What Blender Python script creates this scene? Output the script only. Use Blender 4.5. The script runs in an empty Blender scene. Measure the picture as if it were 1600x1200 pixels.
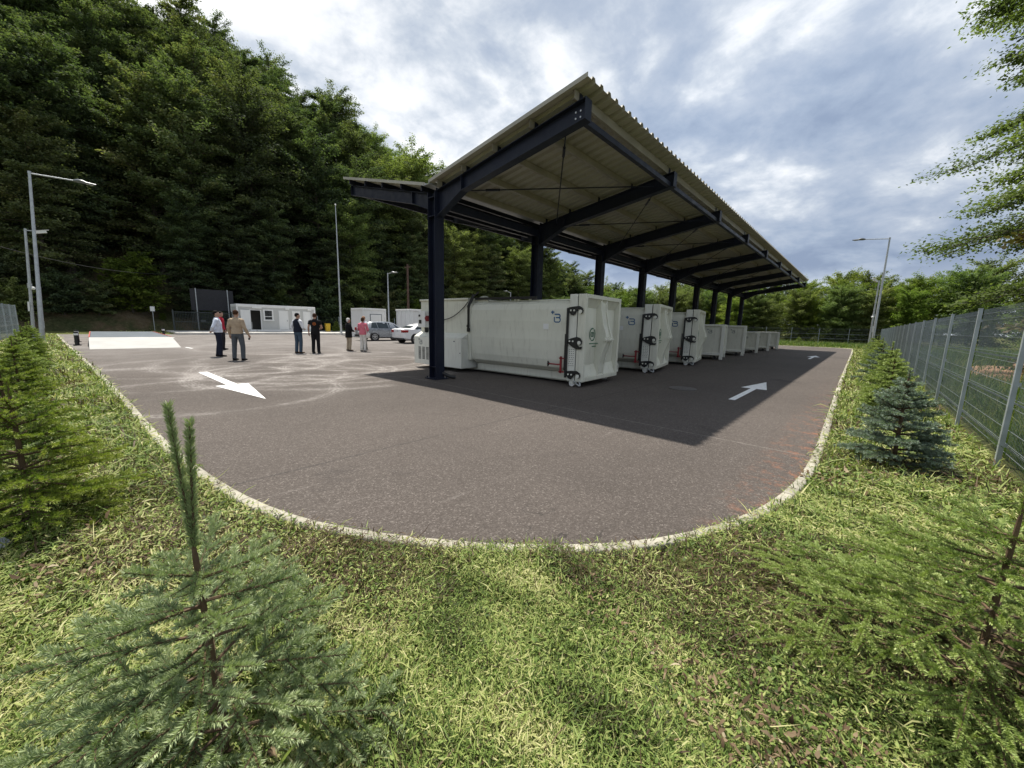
import bpy, math, random
import numpy as np
from mathutils import Vector, Matrix
rnd = random.Random(7)
sc = bpy.context.scene
COL = sc.collection
R_ = math.radians

# ------------------------------------------------------------------ mesh helpers
class MB:
    def __init__(s): s.v = []; s.f = []; s.mi = []
    def add(s, vs, fs, m=0):
        o = len(s.v); s.v += [tuple(p) for p in vs]
        for f in fs: s.f.append(tuple(i + o for i in f)); s.mi.append(m)
        return s
    def box(s, a, b, m=0):
        x0, y0, z0 = a; x1, y1, z1 = b
        if x0 > x1: x0, x1 = x1, x0
        if y0 > y1: y0, y1 = y1, y0
        if z0 > z1: z0, z1 = z1, z0
        vs = [(x0,y0,z0),(x1,y0,z0),(x1,y1,z0),(x0,y1,z0),(x0,y0,z1),(x1,y0,z1),(x1,y1,z1),(x0,y1,z1)]
        return s.add(vs, [(0,3,2,1),(4,5,6,7),(0,1,5,4),(1,2,6,5),(2,3,7,6),(3,0,4,7)], m)
    def bar(s, p, q, w, h, up=(0,0,1), m=0):
        p = Vector(p); q = Vector(q); d = (q - p).normalized(); up = Vector(up)
        if abs(d.dot(up)) > .98: up = Vector((1,0,0))
        a = d.cross(up).normalized() * (w/2); b = a.cross(d).normalized() * (h/2)
        vs = []
        for c in (p, q): vs += [c-a-b, c+a-b, c+a+b, c-a+b]
        return s.add(vs, [(0,3,2,1),(4,5,6,7),(0,1,5,4),(1,2,6,5),(2,3,7,6),(3,0,4,7)], m)
    def tube(s, pts, r, n=8, m=0, cap=True):
        pts = [Vector(p) for p in pts]; k = len(pts)
        rs = r if isinstance(r, (list, tuple)) else [r]*k
        vs = []; prev = None
        for i, p in enumerate(pts):
            d = (pts[min(i+1,k-1)] - pts[max(i-1,0)]).normalized()
            if prev is None:
                ref = Vector((0,0,1)) if abs(d.z) < .9 else Vector((1,0,0))
                a = d.cross(ref).normalized()
            else:
                a = (prev - d*prev.dot(d)).normalized()
            prev = a; b = d.cross(a)
            for j in range(n):
                t = 2*math.pi*j/n
                vs.append(p + (a*math.cos(t) + b*math.sin(t))*rs[i])
        fs = []
        for i in range(k-1):
            for j in range(n):
                fs.append((i*n+j, i*n+(j+1)%n, (i+1)*n+(j+1)%n, (i+1)*n+j))
        if cap:
            fs.append(tuple(range(n-1,-1,-1))); fs.append(tuple((k-1)*n+j for j in range(n)))
        return s.add(vs, fs, m)
    def loft(s, rings, n=12, m=0):
        """rings: (centre, rx, ry) stacked, elliptical in the local xy; or with own axes (c, rx, ry, ax, ay)"""
        vs = []
        for rg in rings:
            c = Vector(rg[0]); ax = Vector(rg[3]) if len(rg) > 3 else Vector((1,0,0)); ay = Vector(rg[4]) if len(rg) > 3 else Vector((0,1,0))
            for j in range(n):
                t = 2*math.pi*j/n
                vs.append(c + ax*rg[1]*math.cos(t) + ay*rg[2]*math.sin(t))
        k = len(rings); fs = []
        for i in range(k-1):
            for j in range(n):
                fs.append((i*n+j, i*n+(j+1)%n, (i+1)*n+(j+1)%n, (i+1)*n+j))
        fs.append(tuple(range(n-1,-1,-1))); fs.append(tuple((k-1)*n+j for j in range(n)))
        return s.add(vs, fs, m)
    def prism(s, poly, axis, a, b, m=0):
        """poly of 2-D points in the two other axes (cyclic order x->yz, y->xz, z->xy)"""
        n = len(poly)
        def mk(p, t):
            if axis == 0: return (t, p[0], p[1])
            if axis == 1: return (p[0], t, p[1])
            return (p[0], p[1], t)
        vs = [mk(p, a) for p in poly] + [mk(p, b) for p in poly]
        fs = [tuple(range(n-1,-1,-1)), tuple(range(n, 2*n))]
        for i in range(n):
            j = (i+1) % n; fs.append((i, j, n+j, n+i))
        return s.add(vs, fs, m)
    def cyl(s, c, r, h, axis=2, n=16, m=0):
        poly = [(math.cos(2*math.pi*i/n)*r, math.sin(2*math.pi*i/n)*r) for i in range(n)]
        o = {0:(c[1],c[2]),1:(c[0],c[2]),2:(c[0],c[1])}[axis]
        return s.prism([(p[0]+o[0], p[1]+o[1]) for p in poly], axis, c[axis]-h/2, c[axis]+h/2, m)
    def ball(s, c, rx, ry, rz, n=12, k=7, m=0):
        rings = []
        for i in range(k+1):
            t = math.pi*(i+.02*(i==0)-.02*(i==k))/k
            rings.append(((c[0], c[1], c[2]-rz*math.cos(t)), max(rx*math.sin(t),1e-4), max(ry*math.sin(t),1e-4)))
        return s.loft(rings, n, m)

def obj(name, mb, mat, parent=None, bevel=0, smooth=False, segs=1):
    me = bpy.data.meshes.new(name)
    me.from_pydata(mb.v, [], mb.f)
    mats = mat if isinstance(mat, (list, tuple)) else [mat]
    for m in mats: me.materials.append(m)
    if len(mats) > 1: me.polygons.foreach_set('material_index', mb.mi)
    import bmesh
    bm = bmesh.new(); bm.from_mesh(me); bmesh.ops.recalc_face_normals(bm, faces=bm.faces); bm.to_mesh(me); bm.free()
    if smooth:
        me.polygons.foreach_set('use_smooth', [True]*len(me.polygons))
        try: me.set_sharp_from_angle(angle=R_(40))
        except Exception: pass
    me.update()
    o = bpy.data.objects.new(name, me); COL.objects.link(o)
    if parent: o.parent = parent
    if bevel:
        b = o.modifiers.new('bevel', 'BEVEL'); b.width = bevel; b.segments = segs; b.limit_method = 'ANGLE'; b.angle_limit = R_(35)
    return o

def np_mesh(name, verts, faces_k, mat, attrs=None, parent=None, k=4, smooth=False):
    """verts (n,3), every face k consecutive-index rows of faces_k (m,k)"""
    me = bpy.data.meshes.new(name)
    n = len(verts); m = len(faces_k)
    me.vertices.add(n); me.vertices.foreach_set('co', np.ascontiguousarray(verts, dtype=np.float32).ravel())
    me.loops.add(m*k); me.loops.foreach_set('vertex_index', np.ascontiguousarray(faces_k, dtype=np.int32).ravel())
    me.polygons.add(m); me.polygons.foreach_set('loop_start', np.arange(0, m*k, k, dtype=np.int32))
    try: me.polygons.foreach_set('loop_total', np.full(m, k, dtype=np.int32))
    except Exception: pass
    if attrs:
        for an, av in attrs.items():
            at = me.attributes.new(an, 'FLOAT', 'POINT'); at.data.foreach_set('value', np.ascontiguousarray(av, dtype=np.float32))
    me.materials.append(mat); me.update(calc_edges=True); me.validate()
    if smooth: me.polygons.foreach_set('use_smooth', np.ones(m, dtype=bool))
    o = bpy.data.objects.new(name, me); COL.objects.link(o)
    if parent: o.parent = parent
    return o

def tag(o, label=None, cat=None, group=None, kind=None):
    if label: o['label'] = label
    if cat: o['category'] = cat
    if group: o['group'] = group
    if kind: o['kind'] = kind
    return o
def thing(name, label, cat, loc=(0,0,0), rz=0, group=None):
    o = bpy.data.objects.new(name, None); COL.objects.link(o)
    o.location = loc; o.rotation_euler = (0,0,rz); o.empty_display_size = .3
    return tag(o, label, cat, group)
KIDS = {}
def copy_tree(o, parent=None, label=None, loc=None, rz=None, group=None, scale=None):
    c = o.copy(); COL.objects.link(c)
    if parent: c.parent = parent
    if label: c['label'] = label
    if group: c['group'] = group
    if loc is not None: c.location = loc
    if rz is not None: c.rotation_euler = (0,0,rz)
    if scale is not None: c.scale = scale if hasattr(scale,'__len__') else (scale,)*3
    if o.name not in KIDS: KIDS[o.name] = list(o.children)
    for ch in KIDS[o.name]: copy_tree(ch, c)
    return c

# ------------------------------------------------------------------ material helpers
def nodes(name):
    m = bpy.data.materials.new(name); m.use_nodes = True
    nt = m.node_tree; nt.nodes.clear()
    out = nt.nodes.new('ShaderNodeOutputMaterial')
    return m, nt, out
def N(nt, t, **kw):
    n = nt.nodes.new(t)
    for k, v in kw.items():
        if k in n.inputs: n.inputs[k].default_value = v
        else: setattr(n, k, v)
    return n
def math_(nt, op, a, b=None, clamp=False):
    n = nt.nodes.new('ShaderNodeMath'); n.operation = op; n.use_clamp = clamp
    for i, x in enumerate((a, b)):
        if x is None: continue
        if isinstance(x, (int, float)): n.inputs[i].default_value = x
        else: nt.links.new(x, n.inputs[i])
    return n.outputs[0]
def ramp(nt, fac, stops, interp='LINEAR'):
    n = nt.nodes.new('ShaderNodeValToRGB'); n.color_ramp.interpolation = interp
    e = n.color_ramp.elements
    while len(e) < len(stops): e.new(.5)
    for i, (p, c) in enumerate(stops):
        e[i].position = p; e[i].color = (c[0], c[1], c[2], 1) if hasattr(c, '__len__') else (c, c, c, 1)
    nt.links.new(fac, n.inputs[0]); return n.outputs[0]
def mix(nt, fac, a, b, mode='MIX'):
    n = nt.nodes.new('ShaderNodeMix'); n.data_type = 'RGBA'; n.blend_type = mode
    for s_, x in ((n.inputs[0], fac), (n.inputs[6], a), (n.inputs[7], b)):
        if isinstance(x, (int, float)): s_.default_value = x
        elif isinstance(x, (tuple, list)): s_.default_value = (*x[:3], 1)
        else: nt.links.new(x, s_)
    return n.outputs[2]
def noise(nt, vec, scale, detail=4, rough=.55, dist=0):
    n = nt.nodes.new('ShaderNodeTexNoise'); n.inputs['Scale'].default_value = scale; n.inputs['Detail'].default_value = detail
    n.inputs['Roughness'].default_value = rough; n.inputs['Distortion'].default_value = dist
    if vec is not None: nt.links.new(vec, n.inputs['Vector'])
    return n.outputs[0]
def bump(nt, h, strength=.3, dist=.01):
    n = nt.nodes.new('ShaderNodeBump'); n.inputs['Strength'].default_value = strength; n.inputs['Distance'].default_value = dist
    nt.links.new(h, n.inputs['Height']); return n.outputs[0]
def paint(name, col, rough=.5, metal=0, var=.12, scale=2.5, bscale=40, bstr=.05, dirt=None, dirtamt=.35, spec=.5):
    m, nt, out = nodes(name)
    tc = N(nt, 'ShaderNodeTexCoord').outputs['Object']
    n1 = noise(nt, tc, scale, 5)
    lo = tuple(c*(1-var) for c in col); hi = tuple(min(1, c*(1+var)) for c in col)
    c = ramp(nt, n1, [(.3, lo), (.7, hi)])
    if dirt:
        mp = N(nt, 'ShaderNodeMapping'); mp.inputs['Scale'].default_value = (3, 3, .5); nt.links.new(tc, mp.inputs['Vector'])
        n2 = noise(nt, mp.outputs[0], 3.5, 6, .7)
        f = ramp(nt, n2, [(.52, 0), (.78, dirtamt)])
        c = mix(nt, f, c, dirt)
    p = N(nt, 'ShaderNodeBsdfPrincipled', Metallic=metal, Roughness=rough)
    p.inputs['Specular IOR Level'].default_value = spec
    nt.links.new(c, p.inputs['Base Color'])
    rr = ramp(nt, noise(nt, tc, scale*4, 3), [(.3, max(0, rough-.08)), (.7, min(1, rough+.1))]); nt.links.new(rr, p.inputs['Roughness'])
    if bstr: nt.links.new(bump(nt, noise(nt, tc, bscale, 3), bstr, .004), p.inputs['Normal'])
    nt.links.new(p.outputs[0], out.inputs[0]); return m
def leaf_mat(name, stops, rough=.55, transl=.3, vary=.25, spec=.3, hue=.0, sat=1.0):
    """colour from the per-leaf attribute 'tone', shifted per tree; lets light through"""
    m, nt, out = nodes(name)
    at = N(nt, 'ShaderNodeAttribute', attribute_name='tone').outputs['Fac']
    oi = N(nt, 'ShaderNodeObjectInfo').outputs['Random']
    f = math_(nt, 'ADD', at, math_(nt, 'MULTIPLY', math_(nt, 'SUBTRACT', oi, .5), vary), True)
    c = ramp(nt, f, stops)
    hs = N(nt, 'ShaderNodeHueSaturation'); nt.links.new(c, hs.inputs['Color'])
    r2_ = math_(nt, 'FRACT', math_(nt, 'MULTIPLY', oi, 17.31)); nt.links.new(math_(nt, 'ADD', .5-hue/2, math_(nt, 'MULTIPLY', r2_, hue)), hs.inputs['Hue']); hs.inputs['Saturation'].default_value = sat
    c = hs.outputs[0]
    p = N(nt, 'ShaderNodeBsdfPrincipled', Roughness=rough); p.inputs['Specular IOR Level'].default_value = spec
    nt.links.new(c, p.inputs['Base Color'])
    t = N(nt, 'ShaderNodeBsdfTranslucent'); nt.links.new(mix(nt, 1, c, (1.0, 1.15, .5), 'MULTIPLY'), t.inputs[0])
    ms = N(nt, 'ShaderNodeMixShader'); ms.inputs[0].default_value = transl
    nt.links.new(p.outputs[0], ms.inputs[1]); nt.links.new(t.outputs[0], ms.inputs[2])
    nt.links.new(ms.outputs[0], out.inputs[0]); return m
# ------------------------------------------------------------------ camera: x runs along the long canopy, y back towards the hill
HEAD = R_(42.4456)          # heading of the lens from +x
PITCH, ROLL, CAMH = math.atan(93/594), R_(1.35), 1.5
ch, sh = math.cos(HEAD), math.sin(HEAD)
right = Vector((sh, -ch, 0)); flat = Vector((ch, sh, 0))
fwd = flat*math.cos(PITCH) + Vector((0,0,-math.sin(PITCH)))
up = flat*math.sin(PITCH) + Vector((0,0,math.cos(PITCH)))
r2 = right*math.cos(ROLL) + up*math.sin(ROLL); u2 = -right*math.sin(ROLL) + up*math.cos(ROLL)
cam = bpy.data.objects.new('camera', bpy.data.cameras.new('camera')); COL.objects.link(cam)
cam.matrix_world = Matrix(((r2.x,u2.x,-fwd.x,0),(r2.y,u2.y,-fwd.y,0),(r2.z,u2.z,-fwd.z,CAMH),(0,0,0,1)))
cam.data.lens = 594/1600*36; cam.data.sensor_width = 36; cam.data.clip_start = .05; cam.data.clip_end = 3000
sc.camera = cam
def fd(u, v): return u*ch + v*sh           # depth of a ground point in front of the lens
def px(u, v, z=0):
    q = Vector((u, v, z-CAMH)); d = q.dot(fwd)
    return (800+594*q.dot(r2)/d, 600-594*q.dot(u2)/d, d)

# ------------------------------------------------------------------ daylight
SUN = Vector((.80, 2.46, 5.6)).normalized()
sl = bpy.data.lights.new('sun', 'SUN'); sl.energy = 3.75; sl.angle = R_(.9); sl.color = (1, .95, .86)
so = bpy.data.objects.new('sun', sl); COL.objects.link(so)
so.rotation_euler = SUN.to_track_quat('Z', 'Y').to_euler()
w = bpy.data.worlds.new('World'); sc.world = w; w.use_nodes = True
nt = w.node_tree; nt.nodes.clear()
wo = nt.nodes.new('ShaderNodeOutputWorld'); bg = nt.nodes.new('ShaderNodeBackground')
sky = nt.nodes.new('ShaderNodeTexSky'); sky.sky_type = 'NISHITA'; sky.sun_disc = False
sky.sun_elevation = math.asin(SUN.z); sky.sun_rotation = math.atan2(SUN.x, SUN.y)
sky.altitude = 400; sky.air_density = 1.2; sky.dust_density = 1.5
SKY = .1
# cloud deck: the view direction carried to a flat layer overhead
g = nt.nodes.new('ShaderNodeTexCoord').outputs['Generated']
sep = nt.nodes.new('ShaderNodeSeparateXYZ'); nt.links.new(g, sep.inputs[0])
zz = math_(nt, 'ADD', math_(nt, 'MAXIMUM', sep.outputs[2], 0), .30)
cb = nt.nodes.new('ShaderNodeCombineXYZ')
nt.links.new(math_(nt, 'DIVIDE', sep.outputs[0], zz), cb.inputs[0]); nt.links.new(math_(nt, 'DIVIDE', sep.outputs[1], zz), cb.inputs[1])
cb.inputs[2].default_value = 3.7
big = noise(nt, cb.outputs[0], 1.25, 10, .54, .25)
mid = noise(nt, cb.outputs[0], 3.6, 10, .56, .35)
puff = noise(nt, cb.outputs[0], 9.0, 10, .6, .3)
mp = nt.nodes.new('ShaderNodeMapping'); mp.inputs['Location'].default_value = (11.3, 4.1, 2); nt.links.new(cb.outputs[0], mp.inputs['Vector'])
thin = noise(nt, mp.outputs[0], .55, 6, .55, .2)
body = math_(nt, 'ADD', math_(nt, 'MULTIPLY', big, .60), math_(nt, 'ADD', math_(nt, 'MULTIPLY', mid, .28), math_(nt, 'MULTIPLY', puff, .12)))
# colour of the deck: grey-blue bellies to white edges (radiance, divided by SKY as the Background multiplies it back)
def k(c): return tuple(x/SKY*.1 for x in c)
ccol = ramp(nt, body, [(.40, (.27,.34,.465)), (.45, (.35,.425,.545)), (.495, (.45,.515,.615)), (.525, (.58,.635,.705)), (.565, (.84,.865,.89)), (.62, (1.08,1.08,1.07))])
# towards the sun's side the deck is thinner and brighter
dt = nt.nodes.new('ShaderNodeVectorMath'); dt.operation = 'DOT_PRODUCT'; nt.links.new(g, dt.inputs[0]); dt.inputs[1].default_value = SUN
glow = ramp(nt, dt.outputs['Value'], [(.1, .82), (.6, .98), (1.0, .86)])
ccol = mix(nt, 1, ccol, glow, 'MULTIPLY')
ccol = mix(nt, 1, ccol, (6.7, 6.75, 6.9), 'MULTIPLY')
low = ramp(nt, sep.outputs[2], [(.02, .62), (.13, 0)])
ccol = mix(nt, math_(nt, 'MULTIPLY', low, ramp(nt, noise(nt, g, 9.0, 8, .6), [(.35, .45), (.6, 1)])), ccol, (7.4, 7.7, 8.0))
cover = ramp(nt, thin, [(.30, 0.0), (.36, 1.0)])
skyc = mix(nt, cover, sky.outputs[0], ccol)
nt.links.new(skyc, bg.inputs[0]); bg.inputs[1].default_value = SKY
nt.links.new(bg.outputs[0], wo.inputs[0])
vs = sc.view_settings
sc.display_settings.display_device = 'sRGB'
vs.view_transform = 'Standard'; vs.look = 'None'; vs.exposure = .88; vs.gamma = 1; vs.use_curve_mapping = False
# ------------------------------------------------------------------ yard outline (kerb line), measured on the ground
near = [(-1.9,44.0),(-1.15,31.7),(-.27,18.4),(.24,10.0),(.40,6.8),(.53,5.06),(.72,3.67),(.98,2.8),(1.38,2.1),(1.8,1.56),(2.28,1.1),(2.83,.76),(3.52,.5),(4.5,.34),(5.86,.29),(8.8,.32),(14.6,.4),(28,.5),(39.6,.6),(45.6,.7),(46.7,1.1),(47.2,2.2),(47.3,4.0),(47.3,20.0),(47.3,41.9)]
def resample(pts, step):
    out = []
    # Catmull-Rom through the measured points
    P = [Vector((*p, 0)) for p in pts]
    for i in range(len(P)-1):
        p0 = P[max(i-1,0)]; p1 = P[i]; p2 = P[i+1]; p3 = P[min(i+2,len(P)-1)]
        L = (p2-p1).length; n = max(1, int(L/step))
        straight = L > 4
        for j in range(n):
            t = j/n
            if straight: q = p1.lerp(p2, t)
            else:
                q = .5*((2*p1)+(p2-p0)*t+(2*p0-5*p1+4*p2-p3)*t*t+(3*p1-p0-3*p2+p3)*t**3)
            out.append(q)
    out.append(P[-1]); return out
kl = resample(near, .25)
def offset(pts, d):
    out = []
    for i, p in enumerate(pts):
        t = (pts[min(i+1,len(pts)-1)]-pts[max(i-1,0)]).normalized()
        out.append(p + Vector((-t.y, t.x, 0))*d)
    return out
kin = kl; kout = offset(kl, -.13)      # grass side lies on the right hand of the walk
YARD = np.array([(p.x, p.y) for p in kl] )
YARDO = np.array([(p.x, p.y) for p in offset(kl, -.09)])
YARDM = np.array([(p.x, p.y) for p in offset(kl, -.05)])
def inside(poly, x, y):
    c = np.zeros(len(x), bool); n = len(poly); j = n-1
    for i in range(n):
        xi, yi = poly[i]; xj, yj = poly[j]
        m = ((yi > y) != (yj > y)) & (x < (xj-xi)*(y-yi)/((yj-yi) if yj != yi else 1e-9)+xi)
        c ^= m; j = i
    return c

# hill height
HU = [(-200,34),(-20,33),(17,31),(28,27),(45,24),(64,14),(83,4),(100,1),(130,0),(400,0)]
def hill_h(u, v):
    u = np.asarray(u, float); v = np.asarray(v, float)
    Hr = np.interp(u, [a for a,_ in HU], [b for _,b in HU])
    t = np.clip((v-51.5)/38, 0, 1)
    s = t*t*(3-2*t)*.55 + t*.45
    back = np.clip((v-95)/200, 0, 1)
    bank = 1.3*np.clip((v-50.5)/2.0, 0, 1)*np.clip((8-u)/6, 0, 1)
    wob = (np.sin(u*.31+v*.17)+np.sin(u*.13-v*.29+1.3))*.5*t
    return Hr*s*(1-back*.9)+bank+wob

# ------------------------------------------------------------------ ground sheet to the horizon
def verge_material():
    m, nt, out = nodes('soil and thatch')
    tc = N(nt, 'ShaderNodeTexCoord').outputs['Object']
    a = noise(nt, tc, 1.3, 6, .65); b = noise(nt, tc, 26, 4, .7); c = noise(nt, tc, 110, 3, .7)
    col = ramp(nt, a, [(.33, (.060,.078,.022)), (.48, (.098,.115,.034)), (.60, (.15,.14,.05)), (.72, (.135,.098,.052))])
    col2 = ramp(nt, b, [(.35, (.03,.034,.012)), (.5, (.10,.11,.035)), (.68, (.24,.22,.10))])
    col = mix(nt, .5, col, col2); col = mix(nt, 1, col, ramp(nt, c, [(.3, .55), (.7, 1.35)]), 'MULTIPLY')
    p = N(nt, 'ShaderNodeBsdfPrincipled', Roughness=.95); p.inputs['Specular IOR Level'].default_value = .1
    nt.links.new(col, p.inputs['Base Color']); nt.links.new(bump(nt, math_(nt, 'ADD', b, c), .9, .03), p.inputs['Normal'])
    nt.links.new(p.outputs[0], out.inputs[0]); return m
M_VERGE = verge_material()
def grid_mesh(name, us, vs_, hf, mat, kind='structure'):
    X, Y = np.meshgrid(us, vs_); Z = hf(X, Y); n, m_ = X.shape
    ver = np.stack([X.ravel(), Y.ravel(), Z.ravel()], 1)
    idx = np.arange(n*m_).reshape(n, m_)
    fc = np.stack([idx[:-1,:-1].ravel(), idx[:-1,1:].ravel(), idx[1:,1:].ravel(), idx[1:,:-1].ravel()], 1)
    return tag(np_mesh(name, ver, fc, mat, smooth=True), kind=kind)
def lumps(X, Y):
    D = np.hypot(X, Y)
    z = .022*np.sin(X*2.3+np.sin(Y*1.7))*np.sin(Y*2.9+.7)+.014*np.sin(X*6.1+Y*3.7)*np.sin(Y*5.3-X*1.9)
    ii = inside(YARDM, X.ravel(), Y.ravel()).reshape(X.shape)
    near_ = np.clip(1-D/60, 0, 1)
    return np.where(ii, -.03, .012+z*near_)
us = np.concatenate([np.arange(-60,-6,3.0), np.arange(-6,9,.12), np.arange(9,60,.6), [66,80,110,160,260,500,1200]])
us = np.concatenate([[-1200,-500,-250,-120], us])
vv = np.concatenate([[-1200,-500,-250,-120,-70,-45], np.arange(-30,-4,2.0), np.arange(-4,7,.12), np.arange(7,51.6,.8)])
grid_mesh('ground', us, vv, lumps, M_VERGE)
def forest_floor():
    m, nt, out = nodes('forest floor')
    tc = N(nt, 'ShaderNodeTexCoord').outputs['Object']
    a = noise(nt, tc, .35, 6, .65); b = noise(nt, tc, 4, 5, .7)
    col = ramp(nt, a, [(.33, (.035,.052,.018)), (.46, (.075,.075,.035)), (.56, (.17,.115,.075)), (.70, (.24,.20,.165))])
    col = mix(nt, .45, col, ramp(nt, b, [(.35, (.025,.028,.012)), (.6, (.09,.095,.045)), (.75, (.22,.17,.12))]))
    p = N(nt, 'ShaderNodeBsdfPrincipled', Roughness=.95); p.inputs['Specular IOR Level'].default_value = .1
    nt.links.new(col, p.inputs['Base Color']); nt.links.new(bump(nt, b, 1, .25), p.inputs['Normal'])
    nt.links.new(p.outputs[0], out.inputs[0]); return m
hu = np.concatenate([[-1200,-400,-150], np.arange(-80,140,2.0), [170,260,500,1200]])
hv = np.concatenate([[51.0,51.6,52.2,53], np.arange(54,110,2.0), [120,140,180,260,320,700,1200]])
grid_mesh('hill', hu, hv, lambda X, Y: np.where(Y < 51.1, -.03, hill_h(X, Y)-.02), forest_floor())

# ------------------------------------------------------------------ asphalt
def asphalt():
    m, nt, out = nodes('asphalt')
    tc = N(nt, 'ShaderNodeTexCoord').outputs['Object']
    sp = N(nt, 'ShaderNodeSeparateXYZ'); nt.links.new(tc, sp.inputs[0]); X, Y = sp.outputs[0], sp.outputs[1]
    grain = noise(nt, tc, 130, 3, .8); vor = N(nt, 'ShaderNodeTexVoronoi', Scale=85.0); nt.links.new(tc, vor.inputs['Vector'])
    stones = N(nt, 'ShaderNodeSeparateColor'); nt.links.new(vor.outputs['Color'], stones.inputs[0])
    base = ramp(nt, stones.outputs[0], [(.0, (.062,.051,.044)), (.55, (.084,.070,.061)), (.88, (.110,.093,.082)), (1, (.17,.148,.132))])
    base = mix(nt, 1, base, ramp(nt, grain, [(.3, .7), (.7, 1.28)]), 'MULTIPLY')
    lowf = noise(nt, tc, .22, 5, .6); base = mix(nt, 1, base, ramp(nt, lowf, [(.28, .76), (.5, 1.0), (.7, 1.14)]), 'MULTIPLY')
    # pale dust dragged round by turning lorries: arcs of their own shape and place
    brk = noise(nt, tc, .55, 4, .65); fine = noise(nt, tc, 9, 4, .75)
    tot = None
    arcs = [(4.2,12.2,2.1,.26),(4.2,12.2,2.55,.16),(4.8,11.6,3.4,.3),(5.4,12.8,3.9,.18),(3.4,13.6,1.5,.2),(6.6,14.2,2.6,.26),(6.6,14.2,3.05,.15),(2.6,15.0,3.0,.3),(7.4,12.6,2.0,.2),(4.6,16.2,2.4,.3),
            (1.6,9.6,2.2,.2),(8.8,17.0,3.4,.3),(5.6,15.2,4.6,.3),(3.0,11.4,1.8,.16),(6.9,12.2,3.2,.2),(1.2,12.8,2.6,.2),(9.0,23,6.0,.5),(2,22,7.0,.5)]
    for (cx, cy, r, wd) in arcs:
        dx = math_(nt, 'SUBTRACT', X, cx); dy = math_(nt, 'SUBTRACT', Y, cy)
        d = math_(nt, 'SQRT', math_(nt, 'ADD', math_(nt, 'MULTIPLY', dx, dx), math_(nt, 'MULTIPLY', dy, dy)))
        d = math_(nt, 'ABSOLUTE', math_(nt, 'SUBTRACT', d, math_(nt, 'ADD', math_(nt, 'MULTIPLY', brk, .9), r-.45)))
        e = math_(nt, 'MULTIPLY', math_(nt, 'SUBTRACT', 1, math_(nt, 'DIVIDE', d, wd*.8), True), math_(nt, 'POWER', math_(nt, 'ABSOLUTE', math_(nt, 'SINE', math_(nt, 'MULTIPLY', d, 42.0))), 1.6))
        e = math_(nt, 'ADD', e, math_(nt, 'MULTIPLY', math_(nt, 'SUBTRACT', 1, math_(nt, 'DIVIDE', d, wd*2.4), True), .14))
        tot = e if tot is None else math_(nt, 'ADD', tot, e)
    gap = ramp(nt, noise(nt, tc, .42, 3, .6), [(.38, 0), (.52, 1)])
    tot = math_(nt, 'MULTIPLY', math_(nt, 'MULTIPLY', tot, gap), ramp(nt, fine, [(.34, .1), (.62, 1)]), True)
    base = mix(nt, math_(nt, 'MULTIPLY', tot, .58), base, (.40,.37,.345))
    # worn pale dust over the far part of the yard, and scuffs
    far = N(nt, 'ShaderNodeMapRange'); far.inputs[1].default_value = 13; far.inputs[2].default_value = 26; nt.links.new(Y, far.inputs[0])
    base = mix(nt, math_(nt, 'MULTIPLY', math_(nt, 'MULTIPLY', far.outputs[0], .6), ramp(nt, noise(nt, tc, .8, 6, .7), [(.3, .25), (.65, 1)])), base, (.27,.25,.235))
    scf = N(nt, 'ShaderNodeMapping'); scf.inputs['Rotation'].default_value = (0,0,.5); scf.inputs['Scale'].default_value = (.35,4,1); nt.links.new(tc, scf.inputs['Vector'])
    base = mix(nt, ramp(nt, noise(nt, scf.outputs[0], 1.6, 7, .75), [(.62, 0), (.72, .35)]), base, (.30,.27,.25))
    spots = noise(nt, tc, 3.2, 6, .8); base = mix(nt, ramp(nt, spots, [(.70, 0), (.76, .5)]), base, (.33,.30,.26))
    # paving joints
    for (ax, pos, wd, amt) in ((X, 5.72, .016, .28), (Y, 4.05, .018, -.45)):
        d = math_(nt, 'ABSOLUTE', math_(nt, 'SUBTRACT', ax, math_(nt, 'ADD', pos-.02, math_(nt, 'MULTIPLY', brk, .05))))
        e = math_(nt, 'MULTIPLY', math_(nt, 'LESS_THAN', d, wd), ramp(nt, fine, [(.3, .2), (.6, 1)]))
        base = mix(nt, math_(nt, 'MULTIPLY', e, abs(amt)), base, (.34,.31,.28) if amt > 0 else (.02,.02,.02))
    # old damp and oil patches, hairline cracks
    base = mix(nt, ramp(nt, noise(nt, tc, .9, 5, .7, .6), [(.60, 0), (.70, .42)]), base, (.035,.030,.028))
    vc = N(nt, 'ShaderNodeTexVoronoi', feature='DISTANCE_TO_EDGE', Scale=.42); wv = N(nt, 'ShaderNodeVectorMath', operation='ADD'); nn = N(nt, 'ShaderNodeTexNoise', Scale=1.7, Detail=6.0); nt.links.new(tc, nn.inputs['Vector'])
    nt.links.new(tc, wv.inputs[0]); nt.links.new(nn.outputs['Color'], wv.inputs[1]); nt.links.new(wv.outputs[0], vc.inputs['Vector'])
    ck = math_(nt, 'MULTIPLY', math_(nt, 'LESS_THAN', vc.outputs['Distance'], .0035), ramp(nt, noise(nt, tc, .5, 3), [(.52, 0), (.6, .55)]))
    base = mix(nt, ck, base, (.018,.016,.015))
    # rust-red grit swept against the kerb on the right
    rr = N(nt, 'ShaderNodeMapRange'); rr.inputs[1].default_value = .85; rr.inputs[2].default_value = .36; nt.links.new(Y, rr.inputs[0])
    xr = N(nt, 'ShaderNodeMapRange'); xr.inputs[1].default_value = 17; xr.inputs[2].default_value = 7; nt.links.new(X, xr.inputs[0])
    rf = math_(nt, 'MULTIPLY', math_(nt, 'MULTIPLY', rr.outputs[0], xr.outputs[0]), ramp(nt, noise(nt, tc, 5, 7, .8), [(.50, 0), (.66, .7)]))
    base = mix(nt, rf, base, (.33,.13,.065))
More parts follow.
